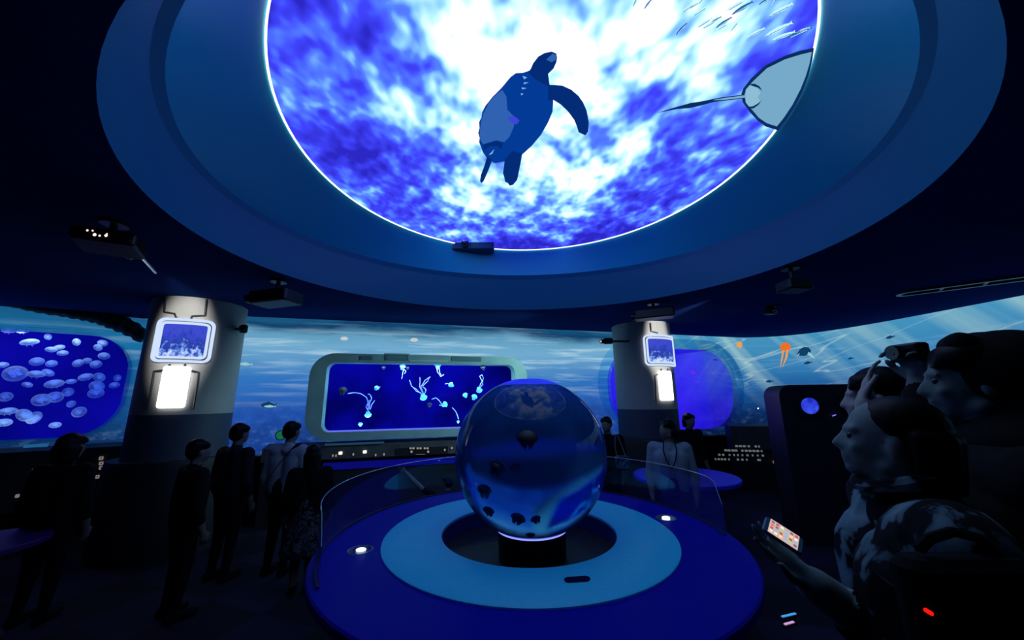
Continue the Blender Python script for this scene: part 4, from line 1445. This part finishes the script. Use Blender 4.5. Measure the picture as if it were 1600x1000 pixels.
# ------------------------------------------------------------------ partition with portholes
P0 = at(1236, 735, Y=4.7)
P1 = at(1242, 604, Y=4.7)
pw = Wall((P0.x, 4.7), (P0.x + 2.6, 4.1))
pt_ = thing('porthole_cabinet', 'dark rounded cabinet with glowing blue portholes behind visitors at right', 'cabinet', pw.pt(1.3, 0))
lp = rrect(0, 2.6, -0.2, P1.z + 0.02, 0.14, 6)
lp = [(u, max(z, 0.0)) for u, z in lp]
MB().plate([pw.pt(u, z, 0.0) for u, z in lp], pw.n3(-0.45)).build('body', pm('cabinet_navy', (0.006, 0.008, 0.022), 0.5), pt_)
M_port = backlight('porthole_blue', L(28, 40, 190), L(60, 84, 240), 1.0, 9)
for x, y, r in ((1264, 634, 12.5), (1331, 631, 12.0)):
    c = pw.hit(x, y, 0.0)
    rad = r / F_PX * (c - CAM).dot(E_F)
    ex = Vector((pw.d.x, pw.d.y, 0))
    cl = lambda rr_, o: [c + pw.n3(o) + (ex * math.cos(a) + Vector((0, 0, 1)) * math.sin(a)) * rr_ for a in [2 * math.pi * k / 32 for k in range(32)]]
    ph = MB().ringplate(cl(rad * 1.3, 0.0), cl(rad, 0.0), pw.n3(0.03)).build('porthole_ring', pm('porthole_rim', (0.01, 0.013, 0.03), 0.35), pt_)
    MB().plate(cl(rad, 0.002), pw.n3(0.006)).build('porthole_pane', M_port, ph)
c = pw.hit(1594, 692, 0.0)
MB().ball(c, (0.03, 0.02, 0.06)).build('pilot_lamp', em('pilot_blue', L(30, 50, 240), 1.0), pt_, True)
c = pw.hit(1301, 650, 0.02)
MB().tube([c, pw.hit(1306, 648, 0.02)], 0.006, 6).build('violet_lamp', em('violet_lamp', L(120, 110, 245), 1.4), pt_)

# ------------------------------------------------------------------ floor light strips at right
M_pink = em('pink_strip', L(190, 150, 200), 1.2)
M_cyan = em('cyan_strip', L(60, 150, 215), 1.2)
for (xa, ya, xb, yb, mt, lab) in ((1222, 964, 1243, 959, M_cyan, 'short cyan floor light strip near the woman with phone'), (1226, 976, 1240, 972, M_pink, 'short pink floor light strip near the woman with phone'), (1556, 980, 1640, 1000, M_cyan, 'cyan floor light strip at bottom right corner'), (1546, 986, 1640, 1008, M_pink, 'pink floor light strip at bottom right corner')):
    a, c = at(xa, ya, z=0.012), at(xb, yb, z=0.012)
    r = thing('floor_light_strip', lab, 'light strip', (a + c) / 2, 'floor light strips')
    d = (c - a)
    ang = math.atan2(d.y, d.x)
    MB().box((a + c) / 2 - Vector((0, 0, 0.006)), (d.length + 0.03, 0.03, 0.012), rotz(ang)).build('channel', M_darkmetal, r)
    MB().box((a + c) / 2 + Vector((0, 0, 0.003)), (d.length, 0.014, 0.006), rotz(ang)).build('diffuser', mt, r)


# ------------------------------------------------------------------ people
def cloth(name, col, rough=0.9, pattern=None, scale=6.0):
    if name in MATS:
        return MATS[name]
    b = NB(name)
    pr = b.n('BsdfPrincipled')
    pr.inputs['Roughness'].default_value = rough
    pr.inputs['Specular IOR Level'].default_value = 0.15
    tc = b.n('TexCoord').outputs['Object']
    if pattern:
        nz = b.noise(tc, scale, 3, 0.5, 0.8)
        b.lk(b.ramp(nz, pattern), pr.inputs['Base Color'])
    else:
        nz = b.noise(tc, 40, 2)
        b.lk(b.ramp(nz, [(0.3, tuple(c * .85 for c in col[:3])), (0.7, col[:3])]), pr.inputs['Base Color'])
    return b.finish(pr.outputs[0])


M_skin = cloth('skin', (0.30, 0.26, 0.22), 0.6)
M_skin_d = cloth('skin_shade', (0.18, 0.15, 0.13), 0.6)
M_hair = cloth('black_hair', (0.004, 0.004, 0.005), 0.5)
M_cblack = cloth('black_cloth', (0.005, 0.005, 0.006))
M_cdark = cloth('navy_cloth', (0.012, 0.013, 0.022))
M_cwhite = cloth('pale_shirt', (0.30, 0.36, 0.42))
M_clan = cloth('grey_blue_shirt', (0.20, 0.27, 0.34))
M_skirt = cloth('lace_print', (0.1, 0.1, 0.1), 0.9, [(0.46, (0.008, 0.008, 0.012)), (0.54, (0.10, 0.12, 0.15)), (0.60, (0.02, 0.02, 0.03))], 26)
M_camo = cloth('leaf_print_shirt', (0.1, 0.1, 0.1), 0.9, [(0.44, (0.004, 0.004, 0.006)), (0.50, (0.01, 0.012, 0.02)), (0.54, (0.09, 0.16, 0.19)), (0.66, (0.15, 0.25, 0.29))], 13)
M_eye = pm('eye', (0.02, 0.02, 0.02), 0.1)


class Figure:
    def __init__(self):
        self.pr = []     # (kind, data, mat index)

    def cap(self, a, b_, ra, rb, m):
        self.pr.append(('c', Vector(a), Vector(b_), ra, rb, m))

    def ell(self, c, r, R3, m):
        self.pr.append(('e', Vector(c), Vector(r), R3, 0, m))

    def mesh(self, name, mats, vox, parent, smooth=4):
        mb = MB()
        for p in self.pr:
            if p[0] == 'c':
                mb.capsule(p[1], p[2], p[3], p[4])
            else:
                mb.ball(p[1], tuple(p[2]), p[3], 18, 12)
        o = mb.build(name, mats[0], parent)
        o0 = ORG[o.name]
        md = o.modifiers.new('r', 'REMESH')
        md.mode = 'VOXEL'
        md.voxel_size = vox
        ms = o.modifiers.new('s', 'SMOOTH')
        ms.factor = 0.5
        ms.iterations = smooth
        dg = bpy.context.evaluated_depsgraph_get()
        me = bpy.data.meshes.new_from_object(o.evaluated_get(dg))
        o.modifiers.clear()
        old = o.data
        o.data = me
        me.name = name
        bpy.data.meshes.remove(old)
        me.materials.clear()
        for m in mats:
            me.materials.append(m)
        n = len(me.polygons)
        if len(mats) > 1:
            C = np.zeros(n * 3)
            me.polygons.foreach_get('center', C)
            C = C.reshape(n, 3) + np.array(o0)
            best = np.full(n, 1e9)
            idx = np.zeros(n, int)
            for p in self.pr:
                if p[0] == 'c':
                    a, bb = np.array(p[1]), np.array(p[2])
                    d = bb - a
                    t = np.clip(((C - a) @ d) / max(d @ d, 1e-9), 0, 1)
                    q = np.linalg.norm(C - a - t[:, None] * d, axis=1) - (p[3] + (p[4] - p[3]) * t)
                else:
                    R3 = np.array(p[3]) if p[3] is not None else np.eye(3)
                    r = np.array(p[2])
                    lc = (C - np.array(p[1])) @ R3
                    k = np.linalg.norm(lc / r, axis=1)
                    q = (k - 1) * r.min()
                up = q < best
                best[up] = q[up]
                idx[up] = p[5]
            me.polygons.foreach_set('material_index', idx)
        me.polygons.foreach_set('use_smooth', [True] * n)
        return o


def hand_prims(fg, wrist, dirv, palm_n, m, scale=1.0, curl=0.5, thumb_side=1, spread=0.12):
    """palm and five fingers; dirv wrist->knuckles, palm_n the way the palm faces"""
    d = Vector(dirv).normalized()
    pn = (Vector(palm_n) - d * Vector(palm_n).dot(d)).normalized()
    s = d.cross(pn) * thumb_side          # towards the thumb
    S = scale
    R3 = Matrix((( s.x, d.x, pn.x), (s.y, d.y, pn.y), (s.z, d.z, pn.z)))
    w = Vector(wrist)
    fg.ell(w + d * 0.048 * S, (0.040 * S, 0.052 * S, 0.016 * S), R3, m)
    fg.cap(w, w + d * 0.03 * S, 0.026 * S, 0.026 * S, m)
    lens = [0.072, 0.080, 0.074, 0.058]
    for k in range(4):
        base = w + d * (0.088 - 0.006 * abs(k - 1.2)) * S + s * (0.033 - 0.022 * k) * S
        dd = (d + s * spread * (1.5 - k)).normalized()
        p = base - d * 0.02 * S
        ang = 0.0
        r = 0.0092 * S
        for seg, fr in enumerate((0.45, 0.32, 0.23)):
            ang += curl * (0.9 if seg == 0 else 1.1)
            v = dd * math.cos(ang) + pn * math.sin(ang)
            q = p + v * (lens[k] * fr * S + (0.02 * S if seg == 0 else 0))
            fg.cap(p, q, r, r * 0.93, m)
            p = q
            r *= 0.93
    p = w + d * 0.025 * S + s * 0.030 * S
    v = (d * 0.7 + s * 0.75 + pn * 0.25).normalized()
    q = p + v * 0.042 * S
    fg.cap(p, q, 0.0125 * S, 0.011 * S, m)
    v2 = (d * 0.95 + s * 0.15 + pn * (0.25 + curl * .6)).normalized()
    fg.cap(q, q + v2 * 0.034 * S, 0.0105 * S, 0.009 * S, m)


def person(label, loc, H, face, mats, hair='short', vox=0.013, arms=None, look=None, look_pitch=0.0, pitch=0.0, headturn=0.0, crouch=0.0, skirt=False, group=None, hscale=1.0, wide=1.0, top_z=None, fingers=False, eyes=False, hat=None, skinm=None, neck_drop=0.0, collar=None):
    """face: heading in degrees, 0 = +Y (away from camera), 90 = -X (to the left)"""
    x, y = loc
    sk, sh, pa = skinm or M_skin, mats[0], mats[1]
    r = thing('person', label, 'person', (x, y, 0), group)
    th = math.radians(face)
    F = Vector((-math.sin(th), math.cos(th), 0))
    Rr = Vector((F.y, -F.x, 0))
    U = Vector((0, 0, 1))
    base = Vector((x, y, 0))
    dz = -crouch * H
    lean = math.tan(pitch)

    def P(a, f_, z):
        zz = z * H + dz
        return base + Rr * (a * H) + F * (f_ * H + max(0, z - 0.52) * H * lean) + U * zz

    fg = Figure()
    SK, SH, PA, SHOE = 0, 1, 2, 3
    # torso
    for s in (-1, 1):
        fg.cap(P(0.045 * s * wide, 0, 0.54), P(0.055 * s * wide, 0.005, 0.73), 0.070 * H * wide, 0.072 * H * wide, SH)
        fg.cap(P(0.06 * s * wide, -0.005, 0.775), P(0.105 * s * wide, 0, 0.795), 0.055 * H, 0.045 * H, SH)
    fg.cap(P(0, 0, 0.52), P(0, 0, 0.56), 0.082 * H * wide, 0.078 * H * wide, PA)
    fg.cap(P(0, -0.005, 0.80), P(0, 0.0, 0.835), 0.050 * H, 0.036 * H, SH)
    fg.cap(P(0, 0.0, 0.82), P(0, 0.008, 0.885), 0.034 * H, 0.033 * H, SK)
    # legs
    for s in (-1, 1):
        if crouch > 0:
            hip = P(0.055 * s, 0, 0.52); kn = hip + F * 0.20 * H + U * 0.04 * H + Rr * 0.03 * s * H
            an = kn - F * 0.16 * H; an.z = 0.05 * H
        elif skirt:
            hip, kn, an = P(0.05 * s, 0, 0.52), P(0.045 * s, 0.005, 0.28), P(0.045 * s, -0.01, 0.05)
        else:
            hip, kn, an = P(0.05 * s, 0, 0.52), P(0.055 * s, 0.012, 0.285), P(0.06 * s, -0.01, 0.05)
        fg.cap(hip, kn, 0.058 * H, 0.040 * H, PA)
        fg.cap(kn, an, 0.038 * H, 0.024 * H, SK if skirt else PA)
        toe = an + F * 0.10 * H; toe.z = 0.022 * H
        heel = an - F * 0.02 * H; heel.z = 0.026 * H
        fg.cap(an, heel, 0.024 * H, 0.024 * H, SHOE)
        fg.cap(heel, toe, 0.026 * H, 0.021 * H, SHOE)
    if skirt:
        for k in range(10):
            a = 2 * math.pi * k / 10
            fg.cap(P(0.04 * math.cos(a), 0.03 * math.sin(a), 0.56), P(0.12 * math.cos(a), 0.10 * math.sin(a), 0.27), 0.05 * H, 0.038 * H, PA)
    # head frame
    hh = th + math.radians(headturn)
    hF = Vector((-math.sin(hh), math.cos(hh), 0))
    hR = Vector((hF.y, -hF.x, 0))
    cp, sp_ = math.cos(look_pitch), math.sin(look_pitch)
    hf = hF * cp + U * sp_
    hu = U * cp - hF * sp_
    R3 = Matrix(((hR.x, hf.x, hu.x), (hR.y, hf.y, hu.y), (hR.z, hf.z, hu.z)))
    S = H / 1.65 * hscale
    piv = P(0, 0.010, 0.885) - U * neck_drop

    def h(a, f_, z):
        return piv + R3 @ Vector((a * S, f_ * S, z * S))
    # cranium, face, jaw
    fg.ell(h(0, -0.008, 0.085), (0.075 * S, 0.095 * S, 0.088 * S), R3, SK)
    fg.ell(h(0, 0.038, 0.040), (0.060 * S, 0.058 * S, 0.080 * S), R3, SK)
    fg.ell(h(0, 0.062, -0.018), (0.034 * S, 0.030 * S, 0.026 * S), R3, SK)      # chin
    fg.cap(h(-0.05, 0.012, -0.002), h(0, 0.066, -0.024), 0.020 * S, 0.018 * S, SK)
    fg.cap(h(0.05, 0.012, -0.002), h(0, 0.066, -0.024), 0.020 * S, 0.018 * S, SK)
    fg.cap(h(0, 0.088, 0.070), h(0, 0.106, 0.036), 0.009 * S, 0.0125 * S, SK)   # nose
    for s in (-1, 1):
        fg.ell(h(0.011 * s, 0.096, 0.033), (0.009 * S, 0.011 * S, 0.008 * S), R3, SK)
        fg.cap(h(0.012 * s, 0.086, 0.083), h(0.042 * s, 0.074, 0.082), 0.010 * S, 0.009 * S, SK)   # brow
        fg.ell(h(0.040 * s, 0.066, 0.036), (0.018 * S, 0.018 * S, 0.018 * S), R3, SK)            # cheek
        fg.ell(h(0.076 * s, -0.004, 0.048), (0.009 * S, 0.018 * S, 0.031 * S), R3, SK)           # ear
    fg.cap(h(-0.016, 0.090, 0.011), h(0.016, 0.090, 0.011), 0.0085 * S, 0.0085 * S, SK)
    fg.cap(h(-0.014, 0.088, -0.002), h(0.014, 0.088, -0.002), 0.0085 * S, 0.0085 * S, SK)
    # arms
    arms = arms or {}
    for s, nm in ((-1, 'L'), (1, 'R')):
        shd = P(0.115 * s * wide, 0, 0.795)
        spec = arms.get(nm)
        if spec is None:
            el, wr = P(0.150 * s * wide, -0.01, 0.615), P(0.145 * s * wide, 0.035, 0.47)
            hd, pn, curl, sleeve = (wr - el).normalized() * 0.9 + F * 0.1, -Rr * s, 0.35, 0.5
        else:
            el, wr, hd, pn, curl, sleeve = spec[:6]
        fg.cap(shd, el, 0.040 * H, 0.031 * H, SH)
        mid = Vector(el).lerp(Vector(wr), sleeve)
        fg.cap(el, wr, 0.028 * H, 0.020 * H, SK)
        if sleeve > 0.02:
            fg.cap(el, mid, 0.034 * H, 0.030 * H, SH)
        hand_prims(fg, wr, hd, pn, SK, 1.0 * S, curl, s if spec is None or len(spec) < 7 else spec[6])
    body = fg.mesh('body', [sk, sh, pa, M_cblack], vox, r)
    # hair
    hg = Figure()
    if hair == 'swept':
        hg.ell(h(0, -0.024, 0.100), (0.082 * S, 0.094 * S, 0.084 * S), R3, 0)
        for k in range(9):
            a = math.pi * (k / 8.0) + math.pi
            hg.cap(h(0.074 * math.cos(a), -0.045 + 0.065 * math.sin(a), 0.08), h(0.070 * math.cos(a), -0.055 + 0.060 * math.sin(a), -0.03), 0.024 * S, 0.018 * S, 0)
    if hair in ('short', 'bob', 'long', 'bun', 'crop'):
        hg.ell(h(0, -0.020, 0.105), (0.083 * S, 0.097 * S, 0.088 * S), R3, 0)
        hg.ell(h(0, -0.045, 0.065), (0.080 * S, 0.070 * S, 0.085 * S), R3, 0)
        for s in (-1, 1):
            hg.ell(h(0.055 * s, 0.015, 0.125), (0.035 * S, 0.055 * S, 0.040 * S), R3, 0)
    if hair == 'short':
        for k in range(7):
            a = -1.0 + k / 3.0
            hg.cap(h(0.05 * a, 0.055, 0.140), h(0.060 * a, 0.074, 0.104), 0.018 * S, 0.009 * S, 0)
    if hair in ('bob', 'long'):
        low = -0.04 if hair == 'bob' else -0.24
        for k in range(9):
            a = math.pi * (k / 8.0) + math.pi
            hg.cap(h(0.078 * math.cos(a), -0.02 + 0.080 * math.sin(a), 0.06), h(0.074 * math.cos(a), -0.03 + 0.075 * math.sin(a), low), 0.026 * S, 0.016 * S, 0)
        for k in range(5):
            a = -1.0 + k / 2.0
            hg.cap(h(0.05 * a, 0.055, 0.140), h(0.062 * a, 0.073, 0.098), 0.018 * S, 0.009 * S, 0)
    if hair == 'bun':
        hg.ell(h(0, -0.10, 0.16), (0.045 * S, 0.045 * S, 0.040 * S), R3, 0)
        for k in range(5):
            a = -1.0 + k / 2.0
            hg.cap(h(0.05 * a, 0.055, 0.150), h(0.066 * a, 0.078, 0.112), 0.022 * S, 0.012 * S, 0)
    if hg.pr:
        hg.mesh('hair', [M_hair], vox * 0.9, r, 3)
    if collar:
        ring = []
        for k in range(25):
            a = 2 * math.pi * k / 24
            ring.append(P(0.043 * math.cos(a), 0.004 + 0.040 * math.sin(a), 0.842 - 0.012 * math.sin(a)))
        MB().tube(ring, 0.016, 8).build('collar', collar, r, True)
    if hat == 'bucket':
        hat_p = [(0.001, 0.215), (0.06, 0.212), (0.096, 0.190), (0.108, 0.12), (0.112, 0.098), (0.150, 0.072), (0.148, 0.066), (0.108, 0.088), (0.10, 0.092)]
        MB().lathe([(a * S, z * S) for a, z in hat_p], piv + R3 @ Vector((0, -0.008 * S, 0)), 32, rot=R3, sy=1.12).build('hat', M_cblack, r, True)
    if hat == 'hood':
        hg2 = Figure()
        hg2.ell(h(0, -0.055, 0.088), (0.108 * S, 0.118 * S, 0.106 * S), R3, 0)
        hg2.ell(h(0, -0.085, 0.0), (0.105 * S, 0.090 * S, 0.13 * S), R3, 0)
        hg2.cap(h(-0.05, 0.02, 0.158), h(0.05, 0.02, 0.158), 0.034 * S, 0.034 * S, 0)
        hg2.ell(P(0, -0.02, 0.83), (0.16 * S, 0.13 * S, 0.09 * S), R3, 0)
        hg2.mesh('hood', [M_cblack], vox, r, 4)
    if hat == 'beret':
        MB().ball(h(0.0, -0.02, 0.155), (0.115 * S, 0.125 * S, 0.055 * S), R3 @ Matrix.Rotation(-0.18, 3, 'Y'), 24, 14).build('beret', M_cblack, r, True)
    if eyes:
        for s in (-1, 1):
            e = MB().ball(h(0.031 * s, 0.077, 0.064), 0.0100 * S, R3, 12, 8).build('eye', M_eye, r, True)
    return r, P, h, F, Rr


# visitors at left and centre, seen from behind in the dark
def who(px, py, Y):
    p = at(px, py, Y=Y)
    return (p.x, p.y), p.z


loc, zt_ = who(114, 676, 3.3)
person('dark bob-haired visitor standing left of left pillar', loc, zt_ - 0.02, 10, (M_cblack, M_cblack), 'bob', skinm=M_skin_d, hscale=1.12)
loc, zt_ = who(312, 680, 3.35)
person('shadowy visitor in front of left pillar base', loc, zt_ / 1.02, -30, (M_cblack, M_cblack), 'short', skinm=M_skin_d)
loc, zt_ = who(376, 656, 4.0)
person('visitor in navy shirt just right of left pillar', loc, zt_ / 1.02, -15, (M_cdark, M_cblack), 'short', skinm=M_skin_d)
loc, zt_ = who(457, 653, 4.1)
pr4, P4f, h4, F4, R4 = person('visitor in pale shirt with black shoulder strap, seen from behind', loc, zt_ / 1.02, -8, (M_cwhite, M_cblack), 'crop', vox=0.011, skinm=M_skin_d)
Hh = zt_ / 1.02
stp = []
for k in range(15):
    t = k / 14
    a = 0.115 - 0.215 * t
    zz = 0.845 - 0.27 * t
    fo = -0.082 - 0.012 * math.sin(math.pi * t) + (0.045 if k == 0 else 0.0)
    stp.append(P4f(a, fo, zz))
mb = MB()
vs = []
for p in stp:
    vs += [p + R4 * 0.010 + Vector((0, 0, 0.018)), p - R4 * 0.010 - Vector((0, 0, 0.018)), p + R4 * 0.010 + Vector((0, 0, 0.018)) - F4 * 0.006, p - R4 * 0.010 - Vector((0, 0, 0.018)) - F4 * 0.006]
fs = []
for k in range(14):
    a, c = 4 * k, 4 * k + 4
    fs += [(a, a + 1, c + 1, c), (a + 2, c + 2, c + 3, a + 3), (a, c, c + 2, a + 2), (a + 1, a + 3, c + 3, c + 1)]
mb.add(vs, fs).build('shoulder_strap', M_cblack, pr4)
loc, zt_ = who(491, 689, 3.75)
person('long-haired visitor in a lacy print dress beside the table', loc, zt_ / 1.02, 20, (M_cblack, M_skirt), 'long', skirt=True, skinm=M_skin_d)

# crouching child behind the table with an arm stretched out
loc, zt_ = who(700, 738, 4.95)
hnd, elb = at(634, 738, Y=4.8), at(662, 766, Y=4.82)
person('crouching child behind the table stretching an arm to the left', loc, 1.18, 60, (M_cblack, M_cblack), 'short', crouch=0.36, skinm=M_skin,
       arms={'L': (elb, hnd, (hnd - elb), Vector((0, -1, 0)), 0.25, 0.0)})

# right background visitors
loc, zt_ = who(947, 647, 5.25)
p1 = person('dark visitor half hidden behind the right side of the sphere', loc, zt_ / 1.02, 150, (M_cblack, M_cblack), 'short', skinm=M_skin_d)
Pb = at(972, 722, Y=5.0)
bag = thing('tote_bag', 'small pale-printed bag hanging beside dark visitor right of sphere', 'bag', Pb)
MB().rbox(Pb, (0.17, 0.06, 0.16), None, 0.025).build('pouch', cloth('bag_print', (0.1, 0.1, 0.1), 0.8, [(0.45, (0.02, 0.03, 0.05)), (0.6, (0.12, 0.18, 0.24))], 20), bag)
MB().tube([Pb + Vector((-0.06, 0, 0.07)), Pb + Vector((-0.07, 0.03, 0.2)), Pb + Vector((-0.05, 0.06, 0.34))], 0.008, 6).build('strap', cloth('strap_grey', (0.1, 0.13, 0.16)), bag)
MB().tube([Pb + Vector((0.05, 0, 0.07)), Pb + Vector((0.02, 0.03, 0.2)), Pb + Vector((-0.03, 0.06, 0.34))], 0.008, 6).build('strap', MATS['strap_grey'], bag)
loc, zt_ = who(1041, 650, 4.15)
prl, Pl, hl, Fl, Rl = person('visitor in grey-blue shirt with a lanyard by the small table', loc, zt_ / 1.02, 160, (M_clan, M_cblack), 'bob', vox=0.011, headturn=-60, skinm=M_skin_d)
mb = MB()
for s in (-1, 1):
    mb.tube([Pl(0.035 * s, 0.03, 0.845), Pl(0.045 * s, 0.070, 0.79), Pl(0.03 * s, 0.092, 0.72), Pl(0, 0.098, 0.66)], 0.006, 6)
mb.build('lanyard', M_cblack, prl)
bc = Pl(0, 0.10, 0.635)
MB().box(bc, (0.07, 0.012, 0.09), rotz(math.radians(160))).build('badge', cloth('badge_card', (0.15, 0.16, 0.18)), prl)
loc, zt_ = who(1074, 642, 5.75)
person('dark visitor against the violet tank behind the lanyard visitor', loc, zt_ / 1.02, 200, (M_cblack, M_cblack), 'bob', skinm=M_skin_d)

# the three visitors close by at right
# woman with the phone
wl = at(1358, 690, Y=0.92)
HW = 1.80
PHc = at(1223, 838, Y=0.90)
pa, pb_ = at(1194, 818, Y=0.92), at(1253, 856, Y=0.885)
px_ = (pb_ - pa).normalized()
nv = Vector((-0.20, -0.22, 0.95)); nv = (nv - px_ * nv.dot(px_)).normalized()
py_ = nv.cross(px_)
plen, pwid = (pb_ - pa).length * 1.04, 0.055
pc = (pa + pb_) / 2
wri = pc - nv * 0.034 + px_ * 0.070 + Vector((0.0, 0.0, -0.030))
elb = Vector((wl.x + 0.01, wl.y + 0.02, 1.14))
hdir = (pc - nv * 0.034 - px_ * 0.01 + Vector((0, 0, -0.005)) - wri)
prw, Pw, hw, Fw, Rw = person('woman in leaf-print shirt looking up with a phone in her hand', (wl.x + 0.035, wl.y - 0.03), HW, 58, (M_camo, M_cblack), 'swept', vox=0.0065, headturn=-8, look_pitch=0.13, hscale=0.80, neck_drop=0.052, collar=M_camo,
    arms={'L': (elb, wri, hdir, nv, 0.10, 0.55, -1)}, eyes=True, skinm=cloth('woman_skin', (0.22, 0.31, 0.30), 0.6))  # teal cast of the room light mixed into the skin colour
# phone
ph = thing('smartphone', 'lit smartphone showing rows of app icons in the woman\'s hand', 'phone', PHc)
Rp = Matrix(((px_.x, py_.x, nv.x), (px_.y, py_.y, nv.y), (px_.z, py_.z, nv.z)))
MB().rbox(pc, (plen, pwid, 0.009), Rp, 0.008).build('case', pm('phone_blue_case', (0.05, 0.16, 0.25), 0.3), ph)
MB().box(pc + nv * 0.0048, (plen * 0.74, pwid * 0.90, 0.001), Rp).build('display', em('phone_display', L(214, 180, 170), 1.0), ph)
cols = [(235, 235, 238), (150, 190, 220), (230, 120, 110), (250, 240, 230), (160, 215, 150), (200, 90, 100), (245, 225, 150), (120, 110, 150)]
for i in range(6):
    for k in range(4):
        cc = cols[(i * 3 + k * 5 + i * k) % 8]
        MB().box(pc + nv * 0.0056 + px_ * plen * (-0.30 + 0.12 * i) + py_ * pwid * (-0.30 + 0.20 * k), (plen * 0.075, pwid * 0.13, 0.0008), Rp).build('app_icon', em('icon_%d_%d_%d' % cc, L(*cc), 1.0), ph)

# hooded visitor at the right edge, arm raised with a camera
bl = at(1505, 600, Y=1.08)
HB = 1.885
elbB = at(1466, 720, Y=1.17); wrB = at(1440, 602, Y=1.24)
prb, Pb2, hb, Fb, Rb = person('tall dark-hooded visitor holding up a camera at right edge', (bl.x + 0.05, bl.y - 0.02), HB, 48, (M_cblack, M_cblack), 'short', vox=0.0075, headturn=0, wide=1.15,
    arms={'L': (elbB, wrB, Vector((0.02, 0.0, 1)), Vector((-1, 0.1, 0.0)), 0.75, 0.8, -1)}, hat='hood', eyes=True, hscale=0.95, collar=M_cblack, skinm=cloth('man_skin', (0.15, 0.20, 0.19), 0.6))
cm = at(1420, 551, Y=1.24)
camo = thing('hand_camera', 'small black camera gripped in the raised hand at right', 'camera', cm)
MB().rbox(cm, (0.05, 0.10, 0.06), None, 0.012).build('body', M_black, camo)
MB().lathe([(0.001, 0.0), (0.024, 0.0), (0.024, 0.035), (0.001, 0.035)], cm + Vector((-0.025, 0, 0)), 20, rot=Matrix.Rotation(-math.pi / 2, 3, 'Y')).build('lens', M_lens, camo, True)

# dark-haired visitor between them with a hand to the face
al = at(1374, 600, Y=1.66)
HA = at(1368, 551, Y=1.66).z / 1.035
elbA = at(1362, 700, Y=1.50); wrA = at(1354, 630, Y=1.50)
pra, Pa, ha, Fa, Ra = person('dark-haired visitor raising a pale hand to the face', (al.x, al.y), HA, 50, (M_cblack, M_cblack), 'short', vox=0.008, headturn=0,
    arms={'L': (elbA, wrA, Vector((0.30, 0.10, 0.95)), Vector((0.7, -0.5, 0.2)), 0.22, 0.0, -1)}, skinm=cloth('pale_skin', (0.42, 0.38, 0.35), 0.6))  # lightest of the skin tones
# shoulder bag with a red light
Pr = at(1446, 953, Y=0.62)
sb_ = thing('shoulder_bag', 'black shoulder bag with a small red light beside the woman', 'bag', Pr + Vector((0.10, 0.02, -0.12)))
MB().rbox(Pr + Vector((0.10, 0.03, -0.02)), (0.20, 0.06, 0.16), None, 0.03).build('pouch', M_cblack, sb_)
MB().tube([Pr, Pr + Vector((0.008, 0, -0.005))], 0.003, 8).build('red_light', em('red_led', L(255, 20, 8), 1.2), sb_)
MB().tube([Pr + Vector((0.04, 0.03, 0.07)), Pr + Vector((0.06, 0.03, 0.085)), Pr + Vector((0.10, 0.03, 0.095)), Pr + Vector((0.14, 0.03, 0.085)), Pr + Vector((0.16, 0.03, 0.07))], 0.008, 6).build('handle', M_cblack, sb_)

# dim violet table at far left
T3c = at(-40, 850, z=0.70); T3c.z = 0
t3 = thing('side_table', 'dim violet round table at far left beside the dark visitor', 'table', T3c)
MB().lathe([(0.001, 0.70), (0.36, 0.70), (0.37, 0.69), (0.37, 0.66), (0.001, 0.65)], T3c, 64).build('top', pm('dim_violet_top', (0.05, 0.004, 0.14), 0.5), t3, True)
MB().lathe([(0.07, 0.65), (0.06, 0.08), (0.24, 0.04), (0.25, 0.0), (0.001, 0.0)], T3c, 48).build('pedestal', M_soot, t3, True)
